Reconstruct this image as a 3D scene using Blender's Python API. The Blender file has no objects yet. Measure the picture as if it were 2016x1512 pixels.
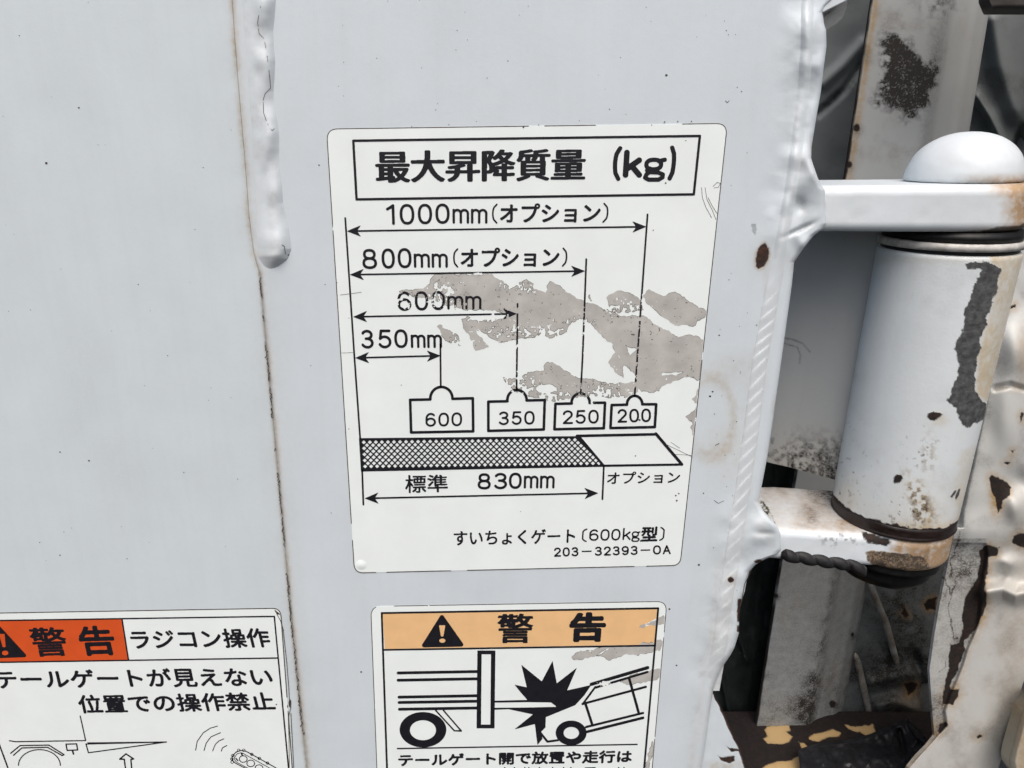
import bpy, math
import numpy as np
from mathutils import Vector, Matrix

# ------------------------------------------------------------------ camera
SC = bpy.context.scene
PW, PH, F = 2016.0, 1512.0, 1400.0            # photograph size and focal length in its pixels
VPX, VPY, ROLL = 930.0, 4933.0, 0.018
CY = PH / 2
CX = VPX - math.tan(ROLL) * (VPY - CY)
dx = np.array([math.cos(ROLL), -math.sin(ROLL), 0.0])
dn = np.array([VPX - CX, VPY - CY, F]); dn /= np.linalg.norm(dn)
dyv = np.cross(dx, dn)
RW = np.array([dx, dyv, -dn])                 # camera axes (right, down, forward) -> world


def ray(px, py):
    px = np.asarray(px, float); py = np.asarray(py, float)
    v = np.stack([(px - CX) / F, (py - CY) / F, np.ones_like(px)], -1)
    return v @ RW.T


D0 = 0.140 * F / 785.0 * float(ray(1040.0, 250.0)[1])   # the load sticker is 140 mm wide
CAM = np.array([0.0, -D0, 1.10])


def at(px, py, Y=0.0):
    """photo pixel -> world point on the vertical plane at depth Y (0 = face of the tailgate)"""
    r = ray(px, py)
    t = (np.asarray(Y) - CAM[1]) / r[..., 1]
    return CAM + r * t[..., None]


def at_z(px, py, z):
    r = ray(px, py)
    t = (z - CAM[2]) / r[..., 2]
    return CAM + r * t[..., None]


def project(P):
    v = (np.asarray(P) - CAM) @ RW
    return v[..., 0] / v[..., 2] * F + CX, v[..., 1] / v[..., 2] * F + CY


cd = bpy.data.cameras.new('camera')
cd.sensor_fit = 'HORIZONTAL'; cd.sensor_width = 36.0
cd.lens = F / PW * 36.0
cd.shift_x = (PW / 2 - CX) / PW
cd.clip_start = 0.01; cd.clip_end = 50.0
cam = bpy.data.objects.new('camera', cd)
M3 = Matrix(((RW[0][0], -RW[0][1], -RW[0][2]), (RW[1][0], -RW[1][1], -RW[1][2]), (RW[2][0], -RW[2][1], -RW[2][2])))
cam.matrix_world = Matrix.Translation(Vector(CAM)) @ M3.to_4x4()
SC.collection.objects.link(cam); SC.camera = cam

# ------------------------------------------------------------------ sky, sun, exposure
SUN_EL, SUN_AZ = math.radians(60), math.radians(182)      # azimuth measured from +Y, clockwise
w = bpy.data.worlds.new('World'); SC.world = w; w.use_nodes = True
nt = w.node_tree
sky = nt.nodes.new('ShaderNodeTexSky'); sky.sky_type = 'NISHITA'; sky.sun_disc = False
sky.sun_elevation = SUN_EL; sky.sun_rotation = SUN_AZ
sky.air_density = 1.0; sky.dust_density = 6.0; sky.ozone_density = 1.0
nt.links.new(sky.outputs[0], nt.nodes['Background'].inputs[0])
nt.nodes['Background'].inputs[1].default_value = 0.10
sl = bpy.data.lights.new('sun', 'SUN'); sl.energy = 1.4; sl.angle = math.radians(60); sl.color = (1.0, 0.97, 0.93)
so = bpy.data.objects.new('sun', sl)
sdir = Vector((math.sin(SUN_AZ) * math.cos(SUN_EL), math.cos(SUN_AZ) * math.cos(SUN_EL), math.sin(SUN_EL)))
so.rotation_euler = (-sdir).to_track_quat('-Z', 'Y').to_euler()
so.location = (0, -2, 4)
SC.collection.objects.link(so)
SC.view_settings.view_transform = 'Standard'; SC.view_settings.look = 'None'
SC.view_settings.gamma = 1.0; SC.view_settings.use_curve_mapping = False
SC.view_settings.exposure = 0.70
SC.cycles.max_bounces = 8

# ------------------------------------------------------------------ scene-graph helpers
COL = SC.collection


def tag(o, label=None, cat=None, group=None, kind=None):
    for k, v in (('label', label), ('category', cat), ('group', group), ('kind', kind)):
        if v: o[k] = v
    return o


def thing(name, label, cat, loc=(0, 0, 0)):
    o = bpy.data.objects.new(name, None); o.empty_display_size = 0.02; o.location = loc
    COL.objects.link(o)
    return tag(o, label, cat)


def mesh_obj(name, V, faces, mat, parent=None, smooth=True, wear=None):
    me = bpy.data.meshes.new(name)
    V = np.asarray(V, float)
    if parent is not None:
        V = V - np.array(parent_loc(parent))
    if isinstance(faces, np.ndarray):
        n = faces.shape[1]
        me.vertices.add(len(V)); me.vertices.foreach_set('co', V.astype(np.float32).ravel())
        me.loops.add(faces.size); me.loops.foreach_set('vertex_index', faces.astype(np.int32).ravel())
        me.polygons.add(len(faces))
        me.polygons.foreach_set('loop_start', np.arange(0, faces.size, n, dtype=np.int32))
        me.update(calc_edges=True)
        me.validate()
    else:
        me.from_pydata(V.tolist(), [], faces); me.update()
    me.polygons.foreach_set('use_smooth', np.full(len(me.polygons), smooth))
    if wear is not None:
        at_ = me.color_attributes.new('wear', 'FLOAT_COLOR', 'POINT')
        at_.data.foreach_set('color', np.asarray(wear, np.float32).ravel())
    me.materials.append(mat)
    o = bpy.data.objects.new(name, me); COL.objects.link(o)
    if parent is not None: o.parent = parent
    return o


def parent_loc(p):
    l = Vector((0, 0, 0))
    while p is not None:
        l = l + p.location; p = p.parent
    return l


# ------------------------------------------------------------------ numeric helpers
def _hash(ix, iy, seed):
    h = (ix.astype(np.int64) * 374761393 + iy.astype(np.int64) * 668265263 + seed * 1442695041) & 0xFFFFFFFF
    h = ((h ^ (h >> 13)) * 1274126177) & 0xFFFFFFFF
    return ((h ^ (h >> 16)) & 0xFFFF) / 65535.0


def vnoise(x, y, seed=0):
    ix = np.floor(x); iy = np.floor(y); fx = x - ix; fy = y - iy
    fx = fx * fx * (3 - 2 * fx); fy = fy * fy * (3 - 2 * fy)
    a = _hash(ix, iy, seed); b = _hash(ix + 1, iy, seed); c = _hash(ix, iy + 1, seed); d = _hash(ix + 1, iy + 1, seed)
    return (a + (b - a) * fx) * (1 - fy) + (c + (d - c) * fx) * fy


def fbm(x, y, scale, octv=4, seed=0):
    s = np.zeros(np.broadcast(x, y).shape); amp = 0.5; tot = 0.0
    x = np.asarray(x) / scale; y = np.asarray(y) / scale
    for k in range(octv):
        s = s + amp * vnoise(x + 17.3 * k, y - 9.1 * k, seed + k); tot += amp
        amp *= 0.5; x = x * 2.03; y = y * 2.03
    return s / tot - 0.5          # about -0.5..0.5


def sstep(a, b, x):
    t = np.clip((x - a) / (b - a), 0, 1)
    return t * t * (3 - 2 * t)


def sdf(px, py, poly):
    """signed distance (negative inside) to a closed polygon"""
    sh = px.shape; x = px.ravel(); y = py.ravel()
    P = np.asarray(poly, float); Q = np.roll(P, -1, 0)
    out = np.full(x.shape, 1e9)
    b0 = P.min(0) - 90; b1 = P.max(0) + 90
    sel = np.where((x > b0[0]) & (x < b1[0]) & (y > b0[1]) & (y < b1[1]))[0]
    if len(sel) == 0: return out.reshape(sh)
    x = x[sel]; y = y[sel]
    d2 = np.full(x.shape, 1e18); ins = np.zeros(x.shape, bool)
    for (ax, ay), (bx, by) in zip(P, Q):
        ex, ey = bx - ax, by - ay; L = ex * ex + ey * ey + 1e-12
        t = np.clip(((x - ax) * ex + (y - ay) * ey) / L, 0, 1)
        d2 = np.minimum(d2, (x - ax - t * ex) ** 2 + (y - ay - t * ey) ** 2)
        c = ((ay > y) != (by > y))
        if by != ay:
            c &= x < (bx - ax) * (y - ay) / (by - ay) + ax
        ins ^= c
    d = np.sqrt(d2); d[ins] *= -1
    out[sel] = d
    return out.reshape(sh)


def linedist(px, py, pts):
    sh = np.broadcast(px, py).shape
    d2 = np.full(sh, 1e18)
    for (ax, ay), (bx, by) in zip(pts[:-1], pts[1:]):
        ex, ey = bx - ax, by - ay; L = ex * ex + ey * ey + 1e-12
        t = np.clip(((px - ax) * ex + (py - ay) * ey) / L, 0, 1)
        d2 = np.minimum(d2, (px - ax - t * ex) ** 2 + (py - ay - t * ey) ** 2)
    return np.sqrt(d2)


def chip(px, py, poly, rough=5.0, scale=9.0, soft=1.2, seed=1):
    """crisp ragged patch mask 0..1"""
    d = sdf(px, py, poly) + rough * 2 * fbm(px, py, scale, 4, seed)
    return sstep(soft, -soft, d)


def blob(px, py, cx, cy, rx, ry, ang=0.0):
    c, s = math.cos(ang), math.sin(ang)
    u = ((px - cx) * c + (py - cy) * s) / rx; v = (-(px - cx) * s + (py - cy) * c) / ry
    return np.exp(-(u * u + v * v))


def interp(pts):
    P = np.asarray(pts, float)
    o = np.argsort(P[:, 0])
    P = P[o]

    def f(y):
        y = np.asarray(y, float)
        r = np.interp(y, P[:, 0], P[:, 1])
        lo = P[0]; hi = P[-1]
        # beyond the ends follow the vertical lines of the place (towards the vanishing point)
        r = np.where(y < lo[0], lo[1] + (VPX - lo[1]) / (VPY - lo[0]) * (y - lo[0]), r)
        r = np.where(y > hi[0], hi[1] + (VPX - hi[1]) / (VPY - hi[0]) * (y - hi[0]), r)
        return r
    return f


def grid_faces(nr, nc, off=0):
    i = np.arange(nr - 1)[:, None] * nc + np.arange(nc - 1)[None, :] + off
    return np.stack([i, i + nc, i + nc + 1, i + 1], -1).reshape(-1, 4)


def sheet(name, ys, L, R, ts, depth, mat, parent, thick=0.004, wear=None, posfn=None):
    """a solid plate whose front is a fine height field; its rim runs straight back by `thick`"""
    ys = np.asarray(ys, float); ts = np.asarray(ts, float)
    PY = np.repeat(ys[:, None], len(ts), 1)
    l = L(ys)[:, None]; r = R(ys)[:, None]
    PX = l + (r - l) * ts[None, :]
    P = posfn(PX, PY) if posfn else at(PX, PY, depth(PX, PY))
    nr, nc = PX.shape
    V = P.reshape(-1, 3); F_ = [grid_faces(nr, nc)]
    idx = np.arange(nr * nc).reshape(nr, nc)
    loop = np.concatenate([idx[0, :], idx[1:, -1], idx[-1, -2::-1], idx[-2:0:-1, 0]])
    n = len(loop); base = len(V)
    A = V[loop]; B = A + np.array([0, thick, 0])
    V = np.concatenate([V, A, B])
    k = np.arange(n); k2 = (k + 1) % n
    F_.append(np.stack([base + k, base + k2, base + n + k2, base + n + k], -1))
    wr = None
    if wear is not None:
        W = np.stack([np.broadcast_to(c, PX.shape) for c in wear(PX, PY)], -1).reshape(-1, 4)
        wr = np.concatenate([W, W[loop], W[loop]])
    return mesh_obj(name, V, np.concatenate(F_), mat, parent, True, wr)


def const(v):
    return lambda y: np.full(np.shape(y), float(v))


def span(a, b, step):
    return np.linspace(a, b, max(2, int(round((b - a) / step)) + 1))


# ------------------------------------------------------------------ materials
def mat_new(name):
    m = bpy.data.materials.new(name); m.use_nodes = True
    t = m.node_tree; b = t.nodes['Principled BSDF']
    return m, t, b


def N(t, typ, **kw):
    n = t.nodes.new(typ)
    for k, v in kw.items(): setattr(n, k, v)
    return n


def noise(t, scale, detail=4, rough=0.55):
    tc = next((n for n in t.nodes if n.bl_idname == 'ShaderNodeNewGeometry'), None) or N(t, 'ShaderNodeNewGeometry')
    n = N(t, 'ShaderNodeTexNoise'); n.inputs['Scale'].default_value = scale
    n.inputs['Detail'].default_value = detail; n.inputs['Roughness'].default_value = rough
    t.links.new(tc.outputs['Position'], n.inputs['Vector'])
    return n.outputs['Fac']


def ramp(t, fac, stops):
    r = N(t, 'ShaderNodeValToRGB')
    while len(r.color_ramp.elements) < len(stops): r.color_ramp.elements.new(0.5)
    for e, (p, c) in zip(r.color_ramp.elements, stops):
        e.position = p; e.color = (c, c, c, 1) if isinstance(c, (int, float)) else (*c, 1)
    t.links.new(fac, r.inputs['Fac'])
    return r.outputs['Color']


def math_(t, op, a, b=None, clamp=False):
    n = N(t, 'ShaderNodeMath', operation=op); n.use_clamp = clamp
    for i, v in enumerate((a, b)):
        if v is None: continue
        if isinstance(v, (int, float)): n.inputs[i].default_value = v
        else: t.links.new(v, n.inputs[i])
    return n.outputs[0]


def mix(t, fac, a, b):
    n = N(t, 'ShaderNodeMix', data_type='RGBA')
    for s, v in ((n.inputs[0], fac), (n.inputs[6], a), (n.inputs[7], b)):
        if isinstance(v, (int, float)): s.default_value = v
        elif isinstance(v, tuple): s.default_value = (*v, 1)
        else: t.links.new(v, s)
    return n.outputs[2]


def bump(t, b, h, strength, dist, prev=None):
    n = N(t, 'ShaderNodeBump'); n.inputs['Strength'].default_value = strength; n.inputs['Distance'].default_value = dist
    t.links.new(h, n.inputs['Height'])
    if prev is not None: t.links.new(prev, n.inputs['Normal'])
    t.links.new(n.outputs[0], b.inputs['Normal'])
    return n.outputs[0]


def paint(name, base, rough=0.38, rust=(0.030, 0.012, 0.007), rust2=(0.10, 0.035, 0.012), bare=(0.050, 0.052, 0.053),
          stain=(0.30, 0.19, 0.09), grime=(0.055, 0.045, 0.036), peel=0.35, coat=0.25, smul=1.3):
    """white steel paint; the 'wear' attribute holds rust (R), brown stain (G), grime and painted shade (B) and bare steel (A)"""
    m, t, b = mat_new(name)
    a = N(t, 'ShaderNodeAttribute', attribute_name='wear')
    sp = N(t, 'ShaderNodeSeparateColor'); t.links.new(a.outputs['Color'], sp.inputs[0])
    R_, G_, B_, A_ = sp.outputs[0], sp.outputs[1], sp.outputs[2], a.outputs['Alpha']
    n1 = noise(t, 45, 5); n2 = noise(t, 420, 4); n3 = noise(t, 1500, 3)
    c0 = mix(t, ramp(t, n1, [(0.35, 0.0), (0.7, 1.0)]), tuple(x * 0.955 for x in base), base)
    c0 = mix(t, math_(t, 'MULTIPLY', ramp(t, n2, [(0.5, 0.0), (0.75, 1.0)]), 0.10), c0, tuple(x * 0.80 for x in base))
    mp_ = N(t, 'ShaderNodeMapping'); mp_.inputs['Scale'].default_value = (1, 1, 0.06)
    geo = next(n for n in t.nodes if n.bl_idname == 'ShaderNodeNewGeometry'); t.links.new(geo.outputs['Position'], mp_.inputs['Vector'])
    sn = N(t, 'ShaderNodeTexNoise'); sn.inputs['Scale'].default_value = 260; sn.inputs['Detail'].default_value = 5; t.links.new(mp_.outputs[0], sn.inputs['Vector'])
    c0 = mix(t, math_(t, 'MULTIPLY', ramp(t, sn.outputs['Fac'], [(0.45, 0.0), (0.75, 1.0)]), 0.07), c0, (base[0] * 0.70, base[1] * 0.66, base[2] * 0.60))
    g = math_(t, 'MULTIPLY', G_, ramp(t, n2, [(0.25, 0.45), (0.65, 1.25)]), True)
    c1 = mix(t, g, c0, mix(t, ramp(t, n1, [(0.3, 0.0), (0.7, 1.0)]), stain, tuple(min(1, x * smul) for x in stain)))
    gr = math_(t, 'MULTIPLY', B_, math_(t, 'MULTIPLY', ramp(t, noise(t, 900, 9, 0.75), [(0.34, 0.35), (0.60, 1.3)]), ramp(t, noise(t, 180, 4), [(0.3, 0.6), (0.65, 1.25)])), True)
    c2 = mix(t, gr, c1, grime)
    bc = mix(t, ramp(t, n2, [(0.35, 0.0), (0.7, 1.0)]), tuple(x * 0.6 for x in bare), tuple(x * 1.7 for x in bare))
    c3 = mix(t, A_, c2, bc)
    rc = mix(t, ramp(t, n2, [(0.45, 0.0), (0.72, 1.0)]), rust, rust2)
    c4 = mix(t, R_, c3, rc)
    t.links.new(c4, b.inputs['Base Color'])
    chipm = math_(t, 'MAXIMUM', R_, A_)
    rg = math_(t, 'ADD', math_(t, 'MULTIPLY', chipm, 0.40), math_(t, 'ADD', math_(t, 'MULTIPLY', gr, 0.3), math_(t, 'ADD', math_(t, 'MULTIPLY', n2, 0.10), rough - 0.05)), True)
    t.links.new(rg, b.inputs['Roughness'])
    b.inputs['Coat Weight'].default_value = 0.0
    b.inputs['Specular IOR Level'].default_value = coat + 0.25
    h = bump(t, b, math_(t, 'ADD', n3, math_(t, 'MULTIPLY', n2, 1.5)), peel, 0.00006)
    h2 = bump(t, b, math_(t, 'SUBTRACT', math_(t, 'MULTIPLY', chipm, n2), chipm), 0.8, 0.0004, h)
    return m


M_PANEL = paint('panel_paint', (0.575, 0.640, 0.675), stain=(0.32, 0.28, 0.22))
M_POST = paint('post_paint', (0.585, 0.645, 0.685), stain=(0.33, 0.27, 0.19), rust=(0.020, 0.009, 0.006), rust2=(0.06, 0.02, 0.010))
M_WELD = paint('weld_paint', (0.605, 0.655, 0.685), rough=0.33, stain=(0.33, 0.27, 0.19), rust=(0.020, 0.009, 0.006), rust2=(0.05, 0.02, 0.012))
M_EAR = paint('bracket_paint', (0.61, 0.66, 0.69), rough=0.42, smul=1.6, stain=(0.30, 0.205, 0.12), grime=(0.05, 0.038, 0.028), bare=(0.030, 0.034, 0.014), rust=(0.010, 0.006, 0.004), rust2=(0.035, 0.014, 0.007))
M_TUBE = paint('tube_paint', (0.61, 0.655, 0.675), rough=0.42, stain=(0.44, 0.385, 0.285), peel=0.7, rust=(0.010, 0.006, 0.005), rust2=(0.03, 0.013, 0.008), grime=(0.05, 0.035, 0.02))
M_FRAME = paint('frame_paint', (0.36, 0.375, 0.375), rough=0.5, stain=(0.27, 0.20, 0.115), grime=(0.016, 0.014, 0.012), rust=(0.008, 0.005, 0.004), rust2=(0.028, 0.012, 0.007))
M_CPOST = paint('rusty_post_paint', (0.56, 0.575, 0.565), rough=0.42, stain=(0.36, 0.25, 0.13), grime=(0.04, 0.032, 0.024), rust=(0.008, 0.005, 0.004), rust2=(0.028, 0.012, 0.007))
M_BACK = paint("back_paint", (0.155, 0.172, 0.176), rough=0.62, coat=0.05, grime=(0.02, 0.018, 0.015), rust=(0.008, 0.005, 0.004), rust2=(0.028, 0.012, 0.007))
M_SILL = paint('sill_paint', (0.52, 0.36, 0.17), rough=0.5, rust=(0.006, 0.0035, 0.003), rust2=(0.018, 0.008, 0.005))


def simple(name, col, rough=0.5, var=0.25, scale=300, bmp=0.3, spec=0.5, dist=0.0002):
    m, t, b = mat_new(name)
    n = noise(t, scale, 5)
    t.links.new(mix(t, ramp(t, n, [(0.3, 0.0), (0.7, 1.0)]), tuple(c * (1 - var) for c in col), tuple(min(1, c * (1 + var)) for c in col)), b.inputs['Base Color'])
    b.inputs['Roughness'].default_value = rough; b.inputs['Specular IOR Level'].default_value = spec
    bump(t, b, n, bmp, dist)
    return m


M_INK = simple('black_ink', (0.012, 0.012, 0.016), 0.42, 0.2, 300, 0.0, 0.3)
M_FILM = simple('sticker_film', (0.765, 0.82, 0.812), 0.36, 0.03, 60, 0.10, 0.45)
M_ADH = simple('torn_adhesive', (0.425, 0.415, 0.395), 0.6, 0.16, 110, 0.4, 0.3)
M_ADHD = simple('adhesive_dirt', (0.12, 0.105, 0.09), 0.7, 0.3, 500, 0.3, 0.2)
M_ORANGE = simple('faded_orange_ink', (0.74, 0.47, 0.235), 0.42, 0.05, 120, 0.05, 0.4)
M_RED = simple('orange_red_ink', (0.60, 0.085, 0.02), 0.40, 0.06, 120, 0.05, 0.4)
M_DIRT = simple('dirt', (0.06, 0.05, 0.04), 0.8, 0.5, 900, 0.5, 0.2)
M_BLACK = simple('black_rubber', (0.012, 0.012, 0.014), 0.45, 0.4, 200, 0.5, 0.4)
M_GAP = simple('dark_sheet', (0.012, 0.016, 0.016), 0.6, 0.4, 90, 0.3, 0.3)
M_GREASE = simple('black_grease', (0.006, 0.006, 0.006), 0.45, 0.4, 500, 0.5, 0.35)
M_RUBBER = simple('brown_black_rubber', (0.016, 0.010, 0.009), 0.42, 0.4, 500, 0.5, 0.5)
M_RAWWELD = simple('unpainted_weld', (0.016, 0.016, 0.017), 0.5, 0.5, 400, 0.6, 0.25)

# ------------------------------------------------------------------ flat artwork: raster canvas -> outline mesh
CELL = 0.5


class Canvas:
    """flat printed shapes: drawn on a fine grid in photo pixels, then meshed along the drawn outline"""

    def __init__(s, x0, y0, x1, y1, cell=CELL):
        s.x0, s.y0, s.c = x0 - 4, y0 - 4, cell
        s.nx = int((x1 - x0 + 8) / cell) + 1; s.ny = int((y1 - y0 + 8) / cell) + 1
        s.a = np.zeros((s.ny, s.nx), np.float32)
        s.gx = (s.x0 + np.arange(s.nx) * cell)[None, :]; s.gy = (s.y0 + np.arange(s.ny) * cell)[:, None]

    def _win(s, x0, y0, x1, y1):
        i0 = max(0, int((x0 - s.x0) / s.c) - 1); i1 = min(s.nx, int((x1 - s.x0) / s.c) + 3)
        j0 = max(0, int((y0 - s.y0) / s.c) - 1); j1 = min(s.ny, int((y1 - s.y0) / s.c) + 3)
        return slice(j0, max(j0, j1)), slice(i0, max(i0, i1))

    def _put(s, w, cov, erase):
        if erase: s.a[w] = np.minimum(s.a[w], 1 - cov)
        else: s.a[w] = np.maximum(s.a[w], cov)

    def stroke(s, pts, width, erase=False, closed=False):
        pts = list(pts) + ([pts[0]] if closed else [])
        h = width / 2
        for a, b in zip(pts[:-1], pts[1:]):
            w = s._win(min(a[0], b[0]) - h - 1, min(a[1], b[1]) - h - 1, max(a[0], b[0]) + h + 1, max(a[1], b[1]) + h + 1)
            X, Y = s.gx[:, w[1]], s.gy[w[0], :]
            d = linedist(X, Y, [a, b])
            s._put(w, np.clip((h - d) / s.c + 0.5, 0, 1).astype(np.float32), erase)

    def poly(s, pts, erase=False, rnd=0.0, rough=0.0, scale=8.0, seed=3):
        P = np.asarray(pts, float)
        m = 4 + rough + abs(rnd)
        w = s._win(P[:, 0].min() - m, P[:, 1].min() - m, P[:, 0].max() + m, P[:, 1].max() + m)
        X, Y = np.broadcast_arrays(s.gx[:, w[1]], s.gy[w[0], :])
        d = sdf(X, Y, P) - rnd
        if rough: d = d + 2 * rough * fbm(X, Y, scale, 5, seed)
        s._put(w, np.clip(-d / s.c + 0.5, 0, 1).astype(np.float32), erase)

    def ellipse(s, cx, cy, rx, ry, erase=False):
        th = np.linspace(0, 2 * math.pi, 49)[:-1]
        s.poly(np.stack([cx + rx * np.cos(th), cy + ry * np.sin(th)], -1), erase)

    def glyphs(s, text, quad, bold=0.0, rnd=0.6, flat=1.0):
        """text set in Blender's own font, its ink box fitted to the quad (TL, TR, BR, BL)"""
        V, T = font_tris(text)
        tl, tr, br, bl = [np.array(q, float) for q in quad]
        u = V[:, 0:1]; v = V[:, 1:2]
        P = (bl * (1 - u) + br * u) * (1 - v) + (tl * (1 - u) + tr * u) * v
        lo = P.min(0) - bold - 2; hi = P.max(0) + bold + 2
        w = s._win(lo[0], lo[1], hi[0], hi[1])
        X = s.gx[0, w[1]]; Y = s.gy[w[0], 0]
        g = np.zeros((len(Y), len(X)), np.float32)
        for tri in T:
            a, b, c = P[tri[0]], P[tri[1]], P[tri[2]]
            x0, x1 = min(a[0], b[0], c[0]), max(a[0], b[0], c[0]); y0, y1 = min(a[1], b[1], c[1]), max(a[1], b[1], c[1])
            i0 = max(0, int((x0 - X[0]) / s.c) - 1); i1 = int((x1 - X[0]) / s.c) + 3
            j0 = max(0, int((y0 - Y[0]) / s.c) - 1); j1 = int((y1 - Y[0]) / s.c) + 3
            xx = X[None, i0:i1]; yy = Y[j0:j1, None]
            ar = (b[0] - a[0]) * (c[1] - a[1]) - (b[1] - a[1]) * (c[0] - a[0])
            if abs(ar) < 1e-9: continue
            sg = 1 if ar > 0 else -1
            ins = None
            for p, q in ((a, b), (b, c), (c, a)):
                L = math.hypot(q[0] - p[0], q[1] - p[1]) + 1e-9
                e = sg * ((q[0] - p[0]) * (yy - p[1]) - (q[1] - p[1]) * (xx - p[0])) / L
                ins = e if ins is None else np.minimum(ins, e)
            np.maximum(g[j0:j1, i0:i1], (ins >= -0.12 * s.c), out=g[j0:j1, i0:i1])
        if rnd: g = morph(g, rnd / s.c, False)
        g = morph(g, (rnd + bold) / s.c, True, flat)
        s._put(w, g, False)

    def strokes(s, glyph, quad, width):
        """one rounded letter drawn with a pen of the given width, filling the quad"""
        tl, tr, br, bl = [np.array(q, float) for q in quad]
        h = width / 2
        ux = (tr - tl + br - bl); ux /= np.linalg.norm(ux); uy = (bl - tl + br - tr); uy /= np.linalg.norm(uy)
        tl = tl + h * (ux + uy); tr = tr + h * (uy - ux); br = br - h * (ux + uy); bl = bl + h * (ux - uy)
        for path in PEN[glyph]:
            P = []
            for (u, v) in path:
                p = (bl * (1 - u) + br * u) * (1 - v) + (tl * (1 - u) + tr * u) * v
                P.append((p[0], p[1]))
            s.stroke(P, width)

    def number(s, text, x0, x1, yt0, yb0, yt1, yb1, width, gap=0.24, xs=None):
        """digits side by side between x0 and x1; top and bottom given at both ends"""
        k = len(text)
        wd = [{'1': 0.45, '-': 0.8}.get(ch, 1.0) for ch in text]
        tot = sum(wd) + gap * (k - 1); x = x0; un = (x1 - x0) / tot
        for i, ch in enumerate(text):
            a, b = (x, x + wd[i] * un) if xs is None else xs[i]
            fa, fb = (a - x0) / (x1 - x0), (b - x0) / (x1 - x0)
            q = ((a, yt0 + (yt1 - yt0) * fa), (b, yt0 + (yt1 - yt0) * fb), (b, yb0 + (yb1 - yb0) * fb), (a, yb0 + (yb1 - yb0) * fa))
            s.strokes(ch, q, width)
            x += (wd[i] + gap) * un

    def wear(s, zones, amount, scale=5.0, seed=5):
        """break the print away in flecks inside the zones (cx, cy, rx, ry)"""
        X, Y = np.broadcast_arrays(s.gx, s.gy)
        m = np.zeros(X.shape)
        for (cx, cy, rx, ry) in zones: m = np.maximum(m, blob(X, Y, cx, cy, rx, ry))
        n = fbm(X, Y, scale, 4, seed) + 0.5
        s.a = np.minimum(s.a, sstep(-0.03, 0.03, n - amount * m)).astype(np.float32)

    def mesh(s, name, mat, parent, off=0.0, posfn=None):
        a = np.pad(s.a, 1)
        a = (a[:-2, 1:-1] + a[2:, 1:-1] + a[1:-1, :-2] + a[1:-1, 2:] + 2 * a[1:-1, 1:-1]) / 6
        a[0, :] = a[-1, :] = 0; a[:, 0] = a[:, -1] = 0
        ins = a > 0.5
        code = ins[:-1, :-1] * 1 + ins[:-1, 1:] * 2 + ins[1:, 1:] * 4 + ins[1:, :-1] * 8
        V = []; Fc = []
        full = (code == 15)
        pad = np.zeros((full.shape[0], 1), bool)
        d = np.diff(np.concatenate([pad, full, pad], 1).astype(np.int8), axis=1)
        for (j, i0), (_, i1) in zip(np.argwhere(d == 1), np.argwhere(d == -1)):
            n = len(V); V += [(i0, j), (i1, j), (i1, j + 1), (i0, j + 1)]; Fc.append((n + 3, n + 2, n + 1, n))
        for j, i in np.argwhere((code > 0) & (code < 15)):
            cs = ((i, j), (i + 1, j), (i + 1, j + 1), (i, j + 1))
            vs = (a[j, i], a[j, i + 1], a[j + 1, i + 1], a[j + 1, i])
            pts = []
            for k in range(4):
                p, q, vp, vq = cs[k], cs[(k + 1) % 4], vs[k], vs[(k + 1) % 4]
                if vp > 0.5: pts.append(p)
                if (vp > 0.5) != (vq > 0.5):
                    f = (0.5 - vp) / (vq - vp); pts.append((p[0] + (q[0] - p[0]) * f, p[1] + (q[1] - p[1]) * f))
            if len(pts) >= 3:
                n = len(V); V += pts; Fc.append(tuple(range(n + len(pts) - 1, n - 1, -1)))
        if not V: V = [(0, 0), (0.01, 0), (0, 0.01)]; Fc = [(0, 1, 2)]
        V = np.asarray(V, float)
        px = s.x0 + V[:, 0] * s.c; py = s.y0 + V[:, 1] * s.c
        P = posfn(px, py) if posfn else at(px, py, np.full(px.shape, -off))
        return mesh_obj(name, P, Fc, mat, parent, False)


def morph(g, r, grow, flat=1.0):
    if r <= 0: return g
    R = int(math.ceil(r)); g = np.pad(g, R + 1)
    out = g.copy()
    for j in range(-R, R + 1):
        for i in range(-R, R + 1):
            if i * i + (j / flat) ** 2 <= r * r and (i or j):
                sft = np.roll(np.roll(g, j, 0), i, 1)
                out = np.maximum(out, sft) if grow else np.minimum(out, sft)
    return out[R + 1:-R - 1, R + 1:-R - 1]


_FC = {}


def font_tris(text):
    if text in _FC: return _FC[text]
    c = bpy.data.curves.new('lettering_source', 'FONT'); c.body = text; c.size = 1.0; c.resolution_u = 5
    o = bpy.data.objects.new('lettering_source', c); COL.objects.link(o)
    dg = bpy.context.evaluated_depsgraph_get(); dg.update()
    e = o.evaluated_get(dg); me = e.to_mesh(); me.calc_loop_triangles()
    V = np.array([v.co[:2] for v in me.vertices], float)
    T = [tuple(t.vertices) for t in me.loop_triangles]
    e.to_mesh_clear(); bpy.data.objects.remove(o); bpy.data.curves.remove(c)
    used = sorted({i for t in T for i in t})
    lo = V[used].min(0); hi = V[used].max(0)
    _FC[text] = ((V - lo) / np.maximum(hi - lo, 1e-6), T)
    return _FC[text]


def arc(cx, cy, rx, ry, a0, a1, n=18):
    return [(cx + rx * math.cos(math.radians(a)), cy + ry * math.sin(math.radians(a))) for a in np.linspace(a0, a1, n)]


def sup(cx, cy, rx, ry, p=2.35, n=40):
    th = np.linspace(0, 2 * math.pi, n + 1)
    return [(cx + rx * math.copysign(abs(math.cos(t)) ** (2 / p), math.cos(t)), cy + ry * math.copysign(abs(math.sin(t)) ** (2 / p), math.sin(t))) for t in th]


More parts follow.
